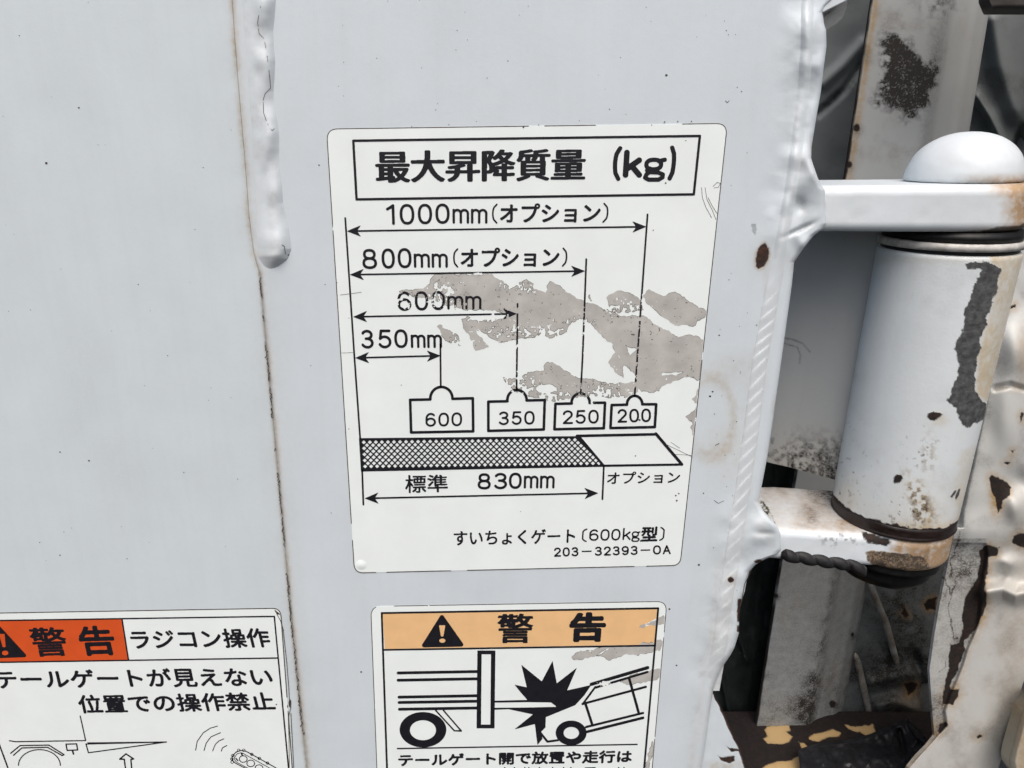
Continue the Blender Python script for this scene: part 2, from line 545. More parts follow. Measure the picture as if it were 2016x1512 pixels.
PEN = {
    '0': [sup(.5, .5, .5, .5)],
    '1': [[(0, .80), (.55, .90), (1, 1.0), (1, 0)]],
    '2': [arc(.5, .72, .47, .28, 170, -35, 22) + [(.03, .0), (1, 0)]],
    '3': [arc(.47, .765, .44, .235, 155, -90, 20) + [(.36, .53)], [(.36, .53)] + arc(.47, .265, .5, .265, 90, -155, 22)],
    '5': [[(.92, 1), (.18, 1), (.08, .52)] + arc(.48, .32, .5, .32, 138, -152, 24)],
    '6': [[(.88, .88)] + arc(.52, .60, .50, .40, 50, 180, 14) + arc(.51, .30, .49, .30, 180, -180, 30)],
    '8': [sup(.5, .765, .42, .235), sup(.5, .265, .5, .265)],
    '9': [[(.12, .12)] + arc(.48, .40, .50, .40, -130, 0, 14) + arc(.49, .70, .49, .30, 0, 360, 30)],
    'm': [[(0, 1), (0, 0)], [(0, .70)] + arc(.25, .72, .25, .28, 160, 0, 12) + [(.5, 0)], [(.5, .70)] + arc(.75, .72, .25, .28, 160, 0, 12) + [(1, 0)]],
    'A': [[(0, 0), (.5, 1), (1, 0)], [(.2, .33), (.8, .33)]],
    '-': [[(0, .5), (1, .5)]],
    '(': [[(1, 1)] + arc(1.75, .5, 1.75, .62, 142, 218, 12)[1:-1] + [(1, 0)]],
    ')': [[(0, 1)] + arc(-.75, .5, 1.75, .62, 38, -38, 12)[1:-1] + [(0, 0)]],
    '[': [[(1, 1), (.45, .93), (0, .8), (0, .2), (.45, .07), (1, 0)]],
    ']': [[(0, 1), (.55, .93), (1, .8), (1, .2), (.55, .07), (0, 0)]],
    'k': [[(0, 1), (0, 0)], [(.92, .66), (.05, .26)], [(.38, .42), (1, 0)]],
    'g': [sup(.42, .76, .40, .24), [(.68, .93), (1, 1)], [(.22, .56), (.08, .46), (.16, .38), (.7, .36), (.96, .26), (.96, .12), (.75, .0), (.2, .0), (0, .1), (.06, .26), (.2, .37)]],
}


def quad(x0, x1, yt0, yb0, yt1, yb1, lean=None):
    """letter box: top / bottom at the left end and at the right end, sides following the vertical vanishing point"""
    def vx(x, y, yref): return x + (VPX - x) / (VPY - yref) * (y - yref)
    m0 = (yt0 + yb0) / 2; m1 = (yt1 + yb1) / 2
    return ((vx(x0, yt0, m0), yt0), (vx(x1, yt1, m1), yt1), (vx(x1, yb1, m1), yb1), (vx(x0, yb0, m0), yb0))


def Z1(x, y): return (640 + x * .39683, 230 + y * .39683)
def Z2(x, y): return (640 + x * .39683, 680 + y * .39683)
def Z3(x, y): return (700 + x * .31746, 1170 + y * .31746)
def Z4(x, y): return (x * .30754, 1180 + y * .30754)
def Z5(x, y): return (840 + x * .29762, 520 + y * .29762)


def mp(fn, pts): return [fn(*p) for p in pts]


# ================================================================== THE TAILGATE
ORG = tuple(at(1000.0, 1700.0, 0.0))
gate = thing('tailgate', 'white painted steel tailgate with welded seam and two hinge brackets', 'tailgate', ORG)

seam = interp([(0, 457), (150, 468), (300, 481), (430, 491), (500, 500), (545, 513), (700, 527), (850, 541), (1000, 555), (1180, 571), (1350, 588), (1512, 605)])
EDGE_PTS = [(-60, 1668), (0, 1640), (12, 1628), (25, 1620), (45, 1622), (60, 1626.5), (92, 1627), (130, 1622), (181, 1616), (238, 1606), (290, 1597.5), (312, 1597),
            (330, 1603), (350, 1610), (366, 1618), (374, 1624), (440, 1627), (452, 1618), (464, 1602), (490, 1581), (516, 1563.5), (560, 1559), (640, 1548), (740, 1534), (830, 1521), (900, 1510.5),
            (965, 1498), (988, 1494), (1006, 1503), (1022, 1517), (1036, 1531), (1050, 1537), (1082, 1538), (1092, 1530), (1100, 1508), (1112, 1487), (1125, 1475), (1142, 1470),
            (1165, 1466), (1185, 1459), (1215, 1455), (1245, 1455), (1275, 1446), (1290, 1438), (1310, 1424), (1335, 1412), (1358, 1404), (1400, 1398), (1460, 1390), (1512, 1382)]
edge = interp(EDGE_PTS)
gap = lambda y: 0.35 + 0.55 * sstep(500, 550, y)
bead_c = interp([(-60, 1592), (0, 1590), (100, 1588), (200, 1580), (300, 1567), (380, 1556), (450, 1543), (520, 1531), (565, 1522), (640, 1509), (710, 1496), (790, 1486), (863, 1477),
                 (900, 1471), (960, 1463), (1010, 1455), (1060, 1447), (1110, 1440), (1150, 1433), (1200, 1425), (1260, 1418), (1320, 1406), (1380, 1396)])


def wave(px, py):
    return 0.00025 * fbm(px, py, 420, 2, 11) * 2


def panel_depth(px, py):
    d = seam(py) - gap(py) - px
    r = np.clip(1 - d / 9.0, 0, 1)
    return wave(px, py) * np.clip((py < 1180) * 1.0 + 0.0, 0, 1) * 0 + (0.0002 + 0.0004 * sstep(490, 560, py)) * (1 - np.sqrt(np.clip(1 - r * r, 0, 1)))


def panel_wear(px, py):
    d = np.abs(px - seam(py))
    br = sstep(0.15, 0.62, fbm(px, py, 60, 3, 4) + 0.5)
    g = 0.55 * np.exp(-(d / 7.5) ** 2) * (py < 505) * (0.45 + 0.8 * br) + 0.5 * np.exp(-(d / 6.0) ** 2) * (py >= 505)
    g = g + 0.10 * np.exp(-(d / 30.0) ** 2) * br
    b = 0.25 * np.exp(-(d / 3.5) ** 2) * (py > 535)
    b = b + 0.05 * sstep(0.05, 0.4, fbm(px, py, 180, 4, 8))
    g = g + 0.06 * sstep(0.0, 0.4, fbm(px, py, 260, 4, 9)) * sstep(500, 1500, py)
    z = np.zeros(px.shape)
    return z, np.clip(g, 0, 1), np.clip(b, 0, 1), z


ysP = span(-420, 1950, 6)
tsL = np.concatenate([np.linspace(0, 0.93, 70)[:-1], 0.93 + 0.07 * np.linspace(0, 1, 40)])
sheet('side_panel', ysP, const(-560), lambda y: seam(y) - gap(y), tsL, panel_depth, M_PANEL, gate, 0.003, panel_wear)

RUST_CHIP = [(1506, 479), (1513, 489), (1515, 500), (1511, 513), (1504, 525), (1493, 530), (1488.5, 525), (1488, 511), (1492, 491), (1499, 483)]


def post_depth(px, py):
    d = edge(py) - px
    r = np.clip(1 - d / 12.0, 0, 1)
    z = 0.0024 * (1 - np.sqrt(np.clip(1 - r * r, 0, 1)))
    dl = px - seam(py) - gap(py)
    r2 = np.clip(1 - dl / 7.0, 0, 1)
    z = z + (0.0002 + 0.0004 * sstep(490, 560, py)) * (1 - np.sqrt(np.clip(1 - r2 * r2, 0, 1)))
    # lumpy weld metal near the two brackets, smooth ripples beside the bead
    near = sstep(95, 15, np.abs(px - bead_c(py) - 22))
    za = np.maximum(sstep(560, 430, py), sstep(960, 1040, py) * sstep(1400, 1300, py))
    z = z - near * za * (0.0030 * (fbm(px, py, 62, 2, 21) + 0.12) + 0.0003 * fbm(px, py, 22, 2, 22))
    # broad swelling where the brackets are welded on
    z = z - 0.0022 * blob(px, py, 1598, 345, 34, 40) - 0.0016 * blob(px, py, 1590, 60, 22, 50) + 0.0012 * blob(px, py, 1572, 405, 14, 16)
    z = z - 0.0020 * blob(px, py, 1506, 1035, 26, 22) - 0.0014 * blob(px, py, 1582, 480, 14, 40, -0.5) + 0.0013 * blob(px, py, 1575, 452, 26, 5, -0.45)
    z = z - 0.0012 * blob(px, py, 1497, 1060, 20, 14) + 0.0007 * blob(px, py, 1505, 1050, 18, 6)
    return z


def post_wear(px, py):
    ds = np.abs(px - seam(py)); de = edge(py) - px
    g = 0.55 * np.exp(-(ds / 7.0) ** 2) * (0.45 + sstep(-0.2, 0.2, fbm(px, py, 60, 3, 39)) * 0.5) + 0.10 * np.exp(-(ds / 28) ** 2)
    # old water mark right of the load sticker
    ring = np.exp(-((np.hypot((px - 1398) / 46, (py - 822) / 78) - 1.0) / 0.20) ** 2)
    lo = sstep(1330, 1400, px) * sstep(660, 720, py) * sstep(1000, 900, py)
    g = g + lo * (0.34 * ring + 0.40 * blob(px, py, 1425, 890, 42, 70) * (0.5 + fbm(px, py, 40, 4, 31)) + 0.20 * blob(px, py, 1440, 720, 50, 40))
    # brown veil and thin lines along the weld bead
    db = px - bead_c(py)
    g = g + 0.13 * np.exp(-((db + 19) / 5.0) ** 2) * sstep(-0.15, 0.25, fbm(px, py, 50, 3, 33)) * sstep(430, 560, py)
    g = g + 0.10 * np.exp(-((db - 17) / 5.0) ** 2) * sstep(-0.1, 0.3, fbm(px, py, 35, 3, 34))
    g = g + 0.16 * sstep(900, 1150, py) * np.exp(-((db + 10) / 34.0) ** 2) * (0.6 + fbm(px, py, 30, 4, 35))
    g = g + 0.30 * blob(px, py, 1497, 512, 16, 24) + 0.5 * np.exp(-((sdf(px, py, RUST_CHIP)) / 4.0) ** 2)
    g = g + 0.35 * np.exp(-(np.hypot(px - 1440, py - 1142) / 9) ** 2)
    g = g + 0.5 * blob(px, py, 1458, 1215, 8, 40) * (0.5 + fbm(px, py, 14, 3, 40))
    b = 0.20 * np.exp(-(ds / 3.5) ** 2) * (py > 535) + 0.05 * sstep(0.0, 0.4, fbm(px, py, 150, 4, 36))
    b = b + 0.18 * sstep(1000, 1200, py) * np.exp(-((db + 24) / 9.0) ** 2) * sstep(-0.1, 0.3, fbm(px, py, 16, 4, 37))
    b = b + 0.22 * blob(px, py, 1500, 1085, 40, 30) * (0.5 + fbm(px, py, 20, 3, 38)) + 0.30 * blob(px, py, 1576, 404, 20, 20) * (0.5 + fbm(px, py, 20, 3, 46)) + 0.35 * blob(px, py, 1585, 449, 26, 6, -0.4)
    g = g + 0.25 * sstep(10, 2, de) * sstep(0.0, 0.3, fbm(px, py, 40, 3, 47)) + 0.18 * blob(px, py, 1590, 200, 40, 260) * sstep(0.0, 0.3, fbm(px, py, 55, 4, 48)) + 0.22 * blob(px, py, 1500, 1060, 50, 60) * sstep(-0.1, 0.3, fbm(px, py, 30, 4, 49))
    r = chip(px, py, RUST_CHIP, 1.2, 6, 0.8, 41)
    r = np.maximum(r, chip(px, py, [(1452, 1180), (1460, 1179), (1459, 1222), (1452, 1226), (1451, 1205)], 1.5, 7, 0.8, 43))
    r = np.maximum(r, chip(px, py, [(1451, 1232), (1457, 1231), (1455, 1246), (1450, 1243)], 1.0, 7, 0.8, 44))
    r = np.maximum(r, chip(px, py, [(1484, 1104), (1496, 1101), (1502, 1104), (1494, 1110), (1486, 1109)], 1.0, 5, 0.8, 45))
    a = 0.45 * chip(px, py, [(1479, 441), (1488, 441), (1490, 452), (1486, 466), (1481, 456)], 1.5, 6, 0.8, 42)
    return np.clip(r, 0, 1), np.clip(g, 0, 1), np.clip(b, 0, 1), a


ysQ = np.concatenate([span(-420, -60, 12)[:-1], span(-60, 1520, 1.8)[:-1], span(1520, 1950, 12)])
tsR = np.concatenate([np.linspace(0, 0.05, 25)[:-1], np.linspace(0.05, 0.80, 60)[:-1], np.linspace(0.80, 1.0, 110)])
sheet('hinge_post', ysQ, lambda y: seam(y) + gap(y), edge, tsR, post_depth, M_POST, gate, 0.028, post_wear)
# dark strip behind the seam
sheet('seam_filler', span(-420, 1950, 6), lambda y: seam(y) - 12, lambda y: seam(y) + 12, np.linspace(0, 1, 13), lambda px, py: 0.0008 + 0 * px, M_POST, gate, 0.002,
      lambda px, py: (0 * px, 0.5 + 0 * px, 0.22 * sstep(500, 545, py), 0 * px))


# the long weld bead beside the post's edge, rippled like a rope
def bead_depth(px, py):
    hw = 17.0
    u = (px - bead_c(py)) / hw
    q = np.clip(1 - u * u, 0, 1)
    ph = (py + u * 19 + 60 * fbm(px * 0.3, py, 120, 2, 52)) / 30.0
    rip = ph - np.floor(ph)
    rip = np.where(rip < 0.78, rip / 0.78, (1 - rip) / 0.22); rip = rip * rip * (3 - 2 * rip)
    rip = rip * 1.1 * sstep(-0.50, 0.15, fbm(px * 0.3, py, 70, 2, 57)) - 1.0 * fbm(px, py, 34, 2, 58)
    rope = sstep(470, 580, py) * (1 - 0.35 * sstep(1100, 1250, py))
    prof = rope * q ** 0.75 + (1 - rope) * q ** 2
    h = 0.0014 * sstep(1362, 1290, py) * prof * (0.72 + 0.14 * (1 - rip) * rope + 0.40 * (1 - rope) * (0.5 + 1.3 * fbm(px, py, 62, 2, 53)))
    return post_depth(px, py) + 0.0003 - h


def bead_wear(px, py):
    u = (px - bead_c(py)) / 17.0
    g = 0.35 * sstep(0.6, 1.0, np.abs(u)) * (0.4 + fbm(px, py, 30, 3, 54)) + 0.2 * sstep(1000, 1250, py) * (0.5 + fbm(px, py, 22, 3, 55))
    g = g + 0.5 * np.exp(-((np.hypot(px - 1438.5, py - 1142)) / 9.0) ** 2)
    r = sstep(6.5, 5.0, np.hypot(px - 1438.5, (py - 1142)) + 2 * fbm(px, py, 6, 2, 56))
    g = g + 0.03 * sstep(520, 700, py)
    return r, np.clip(g, 0, 1), 0 * px, 0 * px


sheet('weld_bead', span(-60, 1360, 1.5), lambda y: bead_c(y) - 17, lambda y: bead_c(y) + 17, np.linspace(0, 1, 30), bead_depth, M_WELD, gate, 0.002, bead_wear)

# thick smeared weld at the top of the seam
sw_l = interp([(-60, 466), (0, 470), (100, 478), (250, 490), (400, 497), (470, 500), (505, 503), (525, 512), (533, 524)])
sw_r = interp([(-60, 545), (0, 546), (60, 542), (120, 545), (180, 542), (260, 552), (330, 556), (400, 560), (450, 572), (490, 577), (510, 570), (525, 553), (533, 536)])


def seamweld_depth(px, py):
    l, r = sw_l(py), sw_r(py)
    u = (px - l) / (r - l)
    env = np.clip(1 - (2 * u - 1) ** 2, 0, 1) ** 1.15
    end = sstep(538, 500, py)
    h = 0.0014 + 0.0026 * (fbm(px, py, 58, 2, 61) + 0.12) * sstep(0.1, 0.6, u) + 0.0018 * blob(px, py, 537, 478, 36, 40) + 0.0001 * fbm(px, py, 18, 2, 62)
    h = h + 0.0022 * sstep(0.35, 0.8, u) * (0.5 + 0.5 * np.sin(py / 118.0 * 2 * math.pi + 0.4)) * 0.5
    return 0.0004 - np.clip(h, 0.0004, 1) * env * end


def seamweld_wear(px, py):
    l = sw_l(py)
    g = 0.55 * np.exp(-((px - l) / 5.0) ** 2) * (0.5 + 1.0 * (fbm(px, py, 40, 3, 63) + 0.3)) + 0.12 * blob(px, py, 545, 520, 40, 30)
    b = 0.12 * sstep(0.0, 0.35, fbm(px, py, 30, 3, 64))
    return 0 * px, np.clip(g, 0, 1), np.clip(b, 0, 1), 0 * px


sheet('seam_weld', span(-60, 533, 1.6), sw_l, sw_r, np.linspace(0, 1, 44), seamweld_depth, M_WELD, gate, 0.002, seamweld_wear)

# ------------------------------------------------------------------ hinge geometry
F0 = -0.0050                                  # frontmost line of the hinge
def azim(px, py):
    r = ray(px, py); return math.atan2(r[0], r[1])


AZL, AZR = azim(1634.0, 1000.0), azim(1893.0, 1000.0)      # the two sides of the hinge tube
AZM, AZH = (AZL + AZR) / 2, (AZR - AZL) / 2
YC = F0 + 0.0240                              # depth of the hinge axis
for _ in range(8):
    RHO = (YC - CAM[1]) / math.cos(AZM)
    RT = RHO * math.sin(AZH)                  # radius of the hinge tube
    YC = F0 + RT * 0.985
XC = CAM[0] + (YC - CAM[1]) * math.tan(AZM)
RE = RT * 0.985                               # radius of the bracket ends
YF = YC - RE                                  # front of the brackets
YL = YF + 0.0130                              # front of the brackets where they leave the post
zat = lambda px, py, Y: float(at(px, py, Y)[2])
E1T, E1B = zat(1660.0, 366.0, YL - 0.004), zat(1660.0, 458.0, YL - 0.004)
E2T, E2B = zat(1775.0, 1067.5, YF), zat(1765.0, 1131.0, YF)
TUBE_T, TUBE_B = zat(1869.0, 507.0, YC - RT), zat(1770.0, 1047.0, YC - RT)


def bracket(name, zt, zb, x_left, wear, parent, dj):
    """flat bar with a round end about the hinge axis, edges rolled over"""
    n_s = 120; n_a = 130
    cj = math.acos(1 - dj / RE)             # where the straight front meets the round eye
    xj = XC - RE * math.sin(cj)
    sx = np.linspace(x_left, xj, n_s); sb = np.linspace(x_left, XC, n_s)
    th = np.linspace(-math.pi / 2 - cj, math.pi / 2, n_a)
    per = np.concatenate([np.stack([sx, YL + (YF + dj - YL) * (sx - x_left) / (xj - x_left)], -1)[:-1], np.stack([XC + RE * np.cos(th), YC + RE * np.sin(th)], -1), np.stack([sb[::-1], YC + RE + (YL + 0.0415 - YC - RE) * np.clip((XC - sb[::-1]) / (XC - x_left) * 1.6, 0, 1)], -1)[1:]])
    med = np.stack([np.clip(per[:, 0], x_left, XC), np.full(len(per), YC)], -1)
    nrm = per - med; nrm /= np.linalg.norm(nrm, axis=1, keepdims=True)
    r = 0.0036
    rings = []
    for k in np.linspace(0, 1, 60)[:-1]: rings.append((1 - k, zt, True))            # top, from the middle out (fraction of the way in)
    prof = []
    for a in np.linspace(0, 90, 8): prof.append((-r + r * math.sin(math.radians(a)), zt - r + r * math.cos(math.radians(a))))
    for k in np.linspace(0, 1, 26)[1:-1]: prof.append((0.0, (zt - r) * (1 - k) + (zb + r) * k))
    for a in np.linspace(90, 180, 8): prof.append((-r + r * math.sin(math.radians(a)), zb + r + r * math.cos(math.radians(a))))
    V = []
    inner = per - nrm * r
    for f, z, _ in rings: V.append(np.column_stack([med + (inner - med) * (1 - f), np.full(len(per), z)]))
    for o, z in prof: V.append(np.column_stack([per + nrm * o, np.full(len(per), z)]))
    for k in np.linspace(0, 1, 8)[1:]: V.append(np.column_stack([inner + (med - inner) * k, np.full(len(per), zb)]))
    V = np.stack(V)
    nr, nc = V.shape[:2]
    V = V.reshape(-1, 3)
    px, py = project(V)
    n2 = fbm(V[:, 0] * 4000, V[:, 2] * 4000 + V[:, 1] * 3000, 30, 2, 5)
    V[:, 1] += 0.0003 * n2
    W = np.stack(wear(px, py, V), -1)
    return mesh_obj(name, V, grid_faces(nr, nc)[:, ::-1], M_EAR, parent, True, W)


def ear1_wear(px, py, V):
    z = 0 * px
    g = 0.75 * sstep(1925, 2000, px + 30 * fbm(px, py, 40, 3, 71)) * sstep(395, 372, py + 12 * fbm(px, py, 20, 2, 75)) + 0.9 * sstep(1965, 2016, px + 40 * fbm(px, py, 30, 3, 72))
    g = g + 0.6 * sstep(1900, 1960, px) * np.exp(-((py - 456) / 7.0) ** 2) + 0.10 * (fbm(px, py, 40, 3, 73) + 0.5) * sstep(1800, 1950, px)
    b = 0.7 * sstep(1840, 1960, px) * np.exp(-((py - 356) / 5.0) ** 2)
    r = chip(px, py, [(1935, 452), (2016, 440), (2040, 470), (1930, 470)], 4, 12, 1.2, 74) * 0.8
    return r, np.clip(g, 0, 1), np.clip(b, 0, 1), z


def ear2_wear(px, py, V):
    top = V[:, 2] > E2T - 0.0006
    front = ~top
    n = fbm(px, py, 18, 4, 81); n2 = fbm(px, py, 50, 4, 82)
    g = np.where(top, 0.42 + 0.7 * n2 + 0.45 * blob(px, py, 1690, 1030, 70, 14), 0)
    g = g + np.where(front, 1.0 * sstep(1735, 1790, px + 70 * n + 0.5 * (py - 1090)), 0)
    brown = chip(px, py, [(1702, 1086), (1735, 1084), (1745, 1088), (1790, 1092), (1820, 1100), (1832, 1118), (1760, 1124), (1722, 1116), (1708, 1102)], 4, 12, 1.6, 83)
    g = np.where(front, np.maximum(g, brown * 1.0), g)
    b = np.where(top, 0.55 * sstep(-0.15, 0.3, n2) + 0.75 * blob(px, py, 1660, 985, 70, 24, 0.5) + 0.5 * blob(px, py, 1600, 948, 60, 10) + 0.9 * blob(px, py, 1650, 950, 40, 16), 0)
    b = b + np.where(front, 0.95 * brown + 0.22 * sstep(1750, 1800, px + 50 * n) + 0.75 * sstep(0.12, 0.22, fbm(px, py, 9, 3, 84)) * blob(px, py, 1655, 1060, 42, 14) + 0.3 * sstep(0.05, 0.3, n) * sstep(1760, 1850, px), 0)
    r = np.where(front | top, chip(px, py, [(1697, 1048), (1718, 1050), (1748, 1060), (1757, 1070), (1745, 1075), (1722, 1072), (1706, 1068), (1699, 1058)], 3.5, 8, 1.0, 85), 0)
    # moss in the corner by the post
    a = np.where(top, chip(px, py, [(1493, 985), (1503, 988), (1512, 1000), (1520, 1016), (1526, 1030), (1510, 1034), (1490, 1010)], 3.5, 6, 1.5, 86), 0) * sstep(-0.3, 0.0, fbm(px, py, 5, 2, 87))
    return np.clip(r, 0, 1), np.clip(g, 0, 1), np.clip(b, 0, 1), a


XL1 = float(at(1585.0, 410.0, YL)[0]); XL2 = float(at(1500.0, 1060.0, YL)[0])
ear1 = bracket('hinge_bracket', E1T, E1B, XL1, ear1_wear, gate, 0.0004)
ear1['label'] = 'upper hinge bracket carrying the domed pin head'
ear2 = bracket('hinge_bracket', E2T, E2B, XL2, ear2_wear, gate, 0.0045)
ear2['label'] = 'lower hinge bracket with brown rust stain and black weld bead'

# unpainted weld under the front of the lower bracket
rw_c = interp([(1532, 1091), (1560, 1095), (1600, 1101), (1640, 1107), (1668, 1110), (1690, 1118), (1706, 1127)])
nsx = span(1536, 1700, 1.0)
TH = np.linspace(0, 2 * math.pi, 22)[:-1]
cx_, rr_ = nsx, None
ctr = at(nsx, rw_c(nsx) - 1.0, np.interp(nsx, [1536, 1690], [YL - 0.001, YF + 0.0070]))
rad = 0.0027 * np.clip(np.sqrt(np.clip((nsx - 1534) / 10, 0, 1)), 0, 1)
phs = (nsx - 1536) / 33.0
V = []
for k, t_ in enumerate(TH):
    ph = phs + 0.22 * math.sin(t_); rp = (ph - np.floor(ph))
    rr = rad * (0.80 + 0.42 * np.sin(np.pi * rp) ** 0.6)
    V.append(ctr + np.stack([0 * nsx, -np.cos(t_) * rr, np.sin(t_) * rr], -1))
V = np.stack(V, 1); nr, nc = V.shape[:2]
i = np.arange(nr - 1)[:, None] * nc; j = np.arange(nc)[None, :]; j2 = (j + 1) % nc
Fc = np.stack([i + j, i + nc + j, i + nc + j2, i + j2], -1).reshape(-1, 4)
o = mesh_obj('weld_bead', V.reshape(-1, 3), Fc, M_RAWWELD, gate)
o['label'] = 'black unpainted weld bead under the lower bracket'

# small corner of the next bracket up, seen from below
cl = interp([(-60, 1616), (0, 1617), (24, 1619), (40, 1622), (57, 1627)]); cr = interp([(-60, 1700), (0, 1668), (15, 1667), (26, 1663), (36, 1657), (46, 1647), (57, 1630)])


def corner_depth(px, py):
    front = (px - 1619) * (25 / 50.0) + (py - 25)          # below this line the underside shows
    return 0.001 + 0.0007 * np.clip(front, 0, 60)


def corner_wear(px, py):
    front = (px - 1619) * (25 / 50.0) + (py - 25)
    g = 0.7 * sstep(-2, 3, front) * (0.5 + fbm(px, py, 20, 3, 91))
    b = 0.9 * sstep(-3, 2, front) * np.exp(-(front / 16.0) ** 2) * sstep(1668, 1630, px)
    return 0 * px, np.clip(g, 0, 1), np.clip(b, 0, 1), 0 * px


c_ = sheet('hinge_bracket', span(-60, 57, 1.5), cl, cr, np.linspace(0, 1, 40), corner_depth, M_EAR, gate, 0.008, corner_wear)
c_['label'] = 'bent corner of a third bracket at the top edge'

# flat foot plate peeping out behind the post at the bottom
fl = interp([(1355, 1392), (1512, 1365)]); fr = interp([(1358, 1400), (1364, 1406), (1385, 1416), (1410, 1428), (1440, 1440), (1470, 1455), (1512, 1469), (1600, 1485)])
lobe = lambda px, py: np.maximum(chip(px, py, [(1412, 1487), (1420, 1492), (1446, 1488), (1446, 1498), (1436, 1503), (1420, 1498)], 1.5, 7, 0.8, 95),
                                 chip(px, py, [(1429, 1468), (1436, 1473), (1450, 1474), (1458, 1478), (1440, 1481)], 1.2, 7, 0.8, 96))
sheet('foot_plate', span(1358, 1600, 1.5), fl, fr, np.linspace(0, 1, 60), lambda px, py: 0.0045 + 0.0006 * fbm(px, py, 40, 2, 93) + 0 * px, M_POST, gate, 0.004,
      lambda px, py: (np.maximum(lobe(px, py), sstep(5, 3, fr(py) - px + 3 * fbm(px, py, 8, 2, 97))), 0.8 * blob(px, py, 1430, 1512, 40, 14) * (0.6 + fbm(px, py, 12, 3, 94)), 0 * px, 0 * px))

# specks, scratches and cracks lying on the paint
rng = np.random.default_rng(7)
cv = Canvas(-40, 0, 640, 1512)
for (x, y, r) in [(91, 321, 2.6), (155, 212, 1.8), (118, 890, 1.6), (175, 907, 1.8), (118, 1093, 1.4), (78, 1068, 1.2), (272, 560, 1.2), (38, 70, 1.2), (330, 700, 1.1), (250, 1100, 1.2), (400, 330, 1.1), (60, 610, 1.0), (362, 930, 1.2)]:
    cv.ellipse(x, y, r, r * 0.8)
for k in range(26): cv.ellipse(rng.uniform(0, 470), rng.uniform(0, 1190), *rng.uniform(0.6, 1.0, 2))
for y in np.arange(546, 1512, 2.2):           # broken dirt line in the seam
    x = float(seam(y)) - 1.5 + rng.normal(0, 1.0)
    if vnoise(np.array(y / 26.0), np.array(3.0), 5) > 0.42: cv.stroke([(x, y), (x + rng.normal(0, .7), y + 2.4)], rng.uniform(0.5, 2.1))
cv.mesh('seam_dirt', M_DIRT, gate, 0.00012)
cv = Canvas(500, 0, 1500, 1512)
for (x, y, r) in [(1312, 148, 2.6), (628, 325, 1.6), (1416, 660, 1.7), (1403, 771, 2.0), (1398, 780, 2.2), (1385, 971, 1.5), (1376, 1112, 2.2), (1318, 1199, 2), (711, 1323, 2), (1332, 1310, 1.8), (510, 275, 1.9), (718, 1120, 1.3),
                  (640, 560, 1.2), (612, 720, 1.1), (1460, 180, 1.3), (1430, 60, 1.2), (1490, 640, 1.3), (652, 1010, 1.1), (1000, 120, 1.2), (900, 60, 1.1), (1200, 215, 1.2), (1450, 830, 1.2)]:
    cv.ellipse(x, y, r, r * 0.8)
cv.stroke([(1428, 198), (1432, 202), (1436, 198)], 1.0); cv.stroke([(1406, 985), (1414, 991), (1425, 986)], 0.9); cv.stroke([(1408, 877), (1416, 873)], 1.2)
cv.stroke([(1480, 1120), (1466, 1150), (1460, 1185), (1456, 1195)], 1.3)
cv.stroke([(1445, 1045), (1440, 1075), (1432, 1105)], 1.0)
for k in range(30): cv.ellipse(rng.uniform(600, 1480), rng.uniform(0, 240), *rng.uniform(0.6, 1.0, 2))
for k in range(26): cv.ellipse(rng.uniform(1400, 1480), rng.uniform(240, 1300), *rng.uniform(0.6, 1.1, 2))
cv.mesh('paint_speck', M_DIRT, gate, 0.00010, posfn=lambda px, py: at(px, py, np.minimum(post_depth(px, py), 0.0) - 0.0001))
cv = Canvas(480, 0, 570, 520)
cr_ = [(512, 5), (513, 18), (509, 32), (507, 44), (510, 66), (520, 76), (524, 98), (528, 125), (532, 162), (533, 173), (522, 184), (518, 196), (519, 222), (525, 240), (532, 253), (536, 257), (540, 253)]
cv.stroke(cr_, 1.0); cv.stroke([(555, 482), (560, 485), (562, 500)], 1.2); cv.ellipse(568, 502, 1.6, 1.4)
cv.wear([(520, 130, 200, 300)], 0.42, 9.0, 6)
cv.mesh('paint_crack', M_DIRT, gate, 0.0, posfn=lambda px, py: at(px, py, seamweld_depth(px, py) - 0.00012))

# ================================================================== HINGE PIN
pin = thing('hinge_pin', 'white domed hinge pin head resting on the upper bracket', 'hinge pin', (XC, YC, E2B - 0.02))


def lathe(name, prof, mat, parent, n=160, wear=None, jitter=None):
    th = np.linspace(0, 2 * math.pi, n, endpoint=False)
    P = np.asarray(prof, float)
    R_ = P[:, 0][:, None] * np.ones(n)[None, :]; Zz = P[:, 1][:, None] * np.ones(n)[None, :]
    if jitter is not None: R_ = R_ + jitter(th[None, :] + 0 * R_, Zz)
    V = np.stack([XC + R_ * np.cos(th)[None, :], YC + R_ * np.sin(th)[None, :], Zz], -1)
    nr, nc = V.shape[:2]; V = V.reshape(-1, 3)
    i = np.arange(nr - 1)[:, None] * nc; j = np.arange(nc)[None, :]; j2 = (j + 1) % nc
    Fc = np.stack([i + j, i + j2, i + nc + j2, i + nc + j], -1).reshape(-1, 4)
    W = None
    if wear is not None:
        px, py = project(V); W = np.stack(wear(px, py, V), -1)
    return mesh_obj(name, V, Fc, mat, parent, True, W)


def resample(prof, step):
    P = np.asarray(prof, float); out = [P[0]]
    for a, b in zip(P[:-1], P[1:]):
        k = max(1, int(np.linalg.norm(b - a) / step))
        for q in range(1, k + 1): out.append(a + (b - a) * q / k)
    return np.array(out)


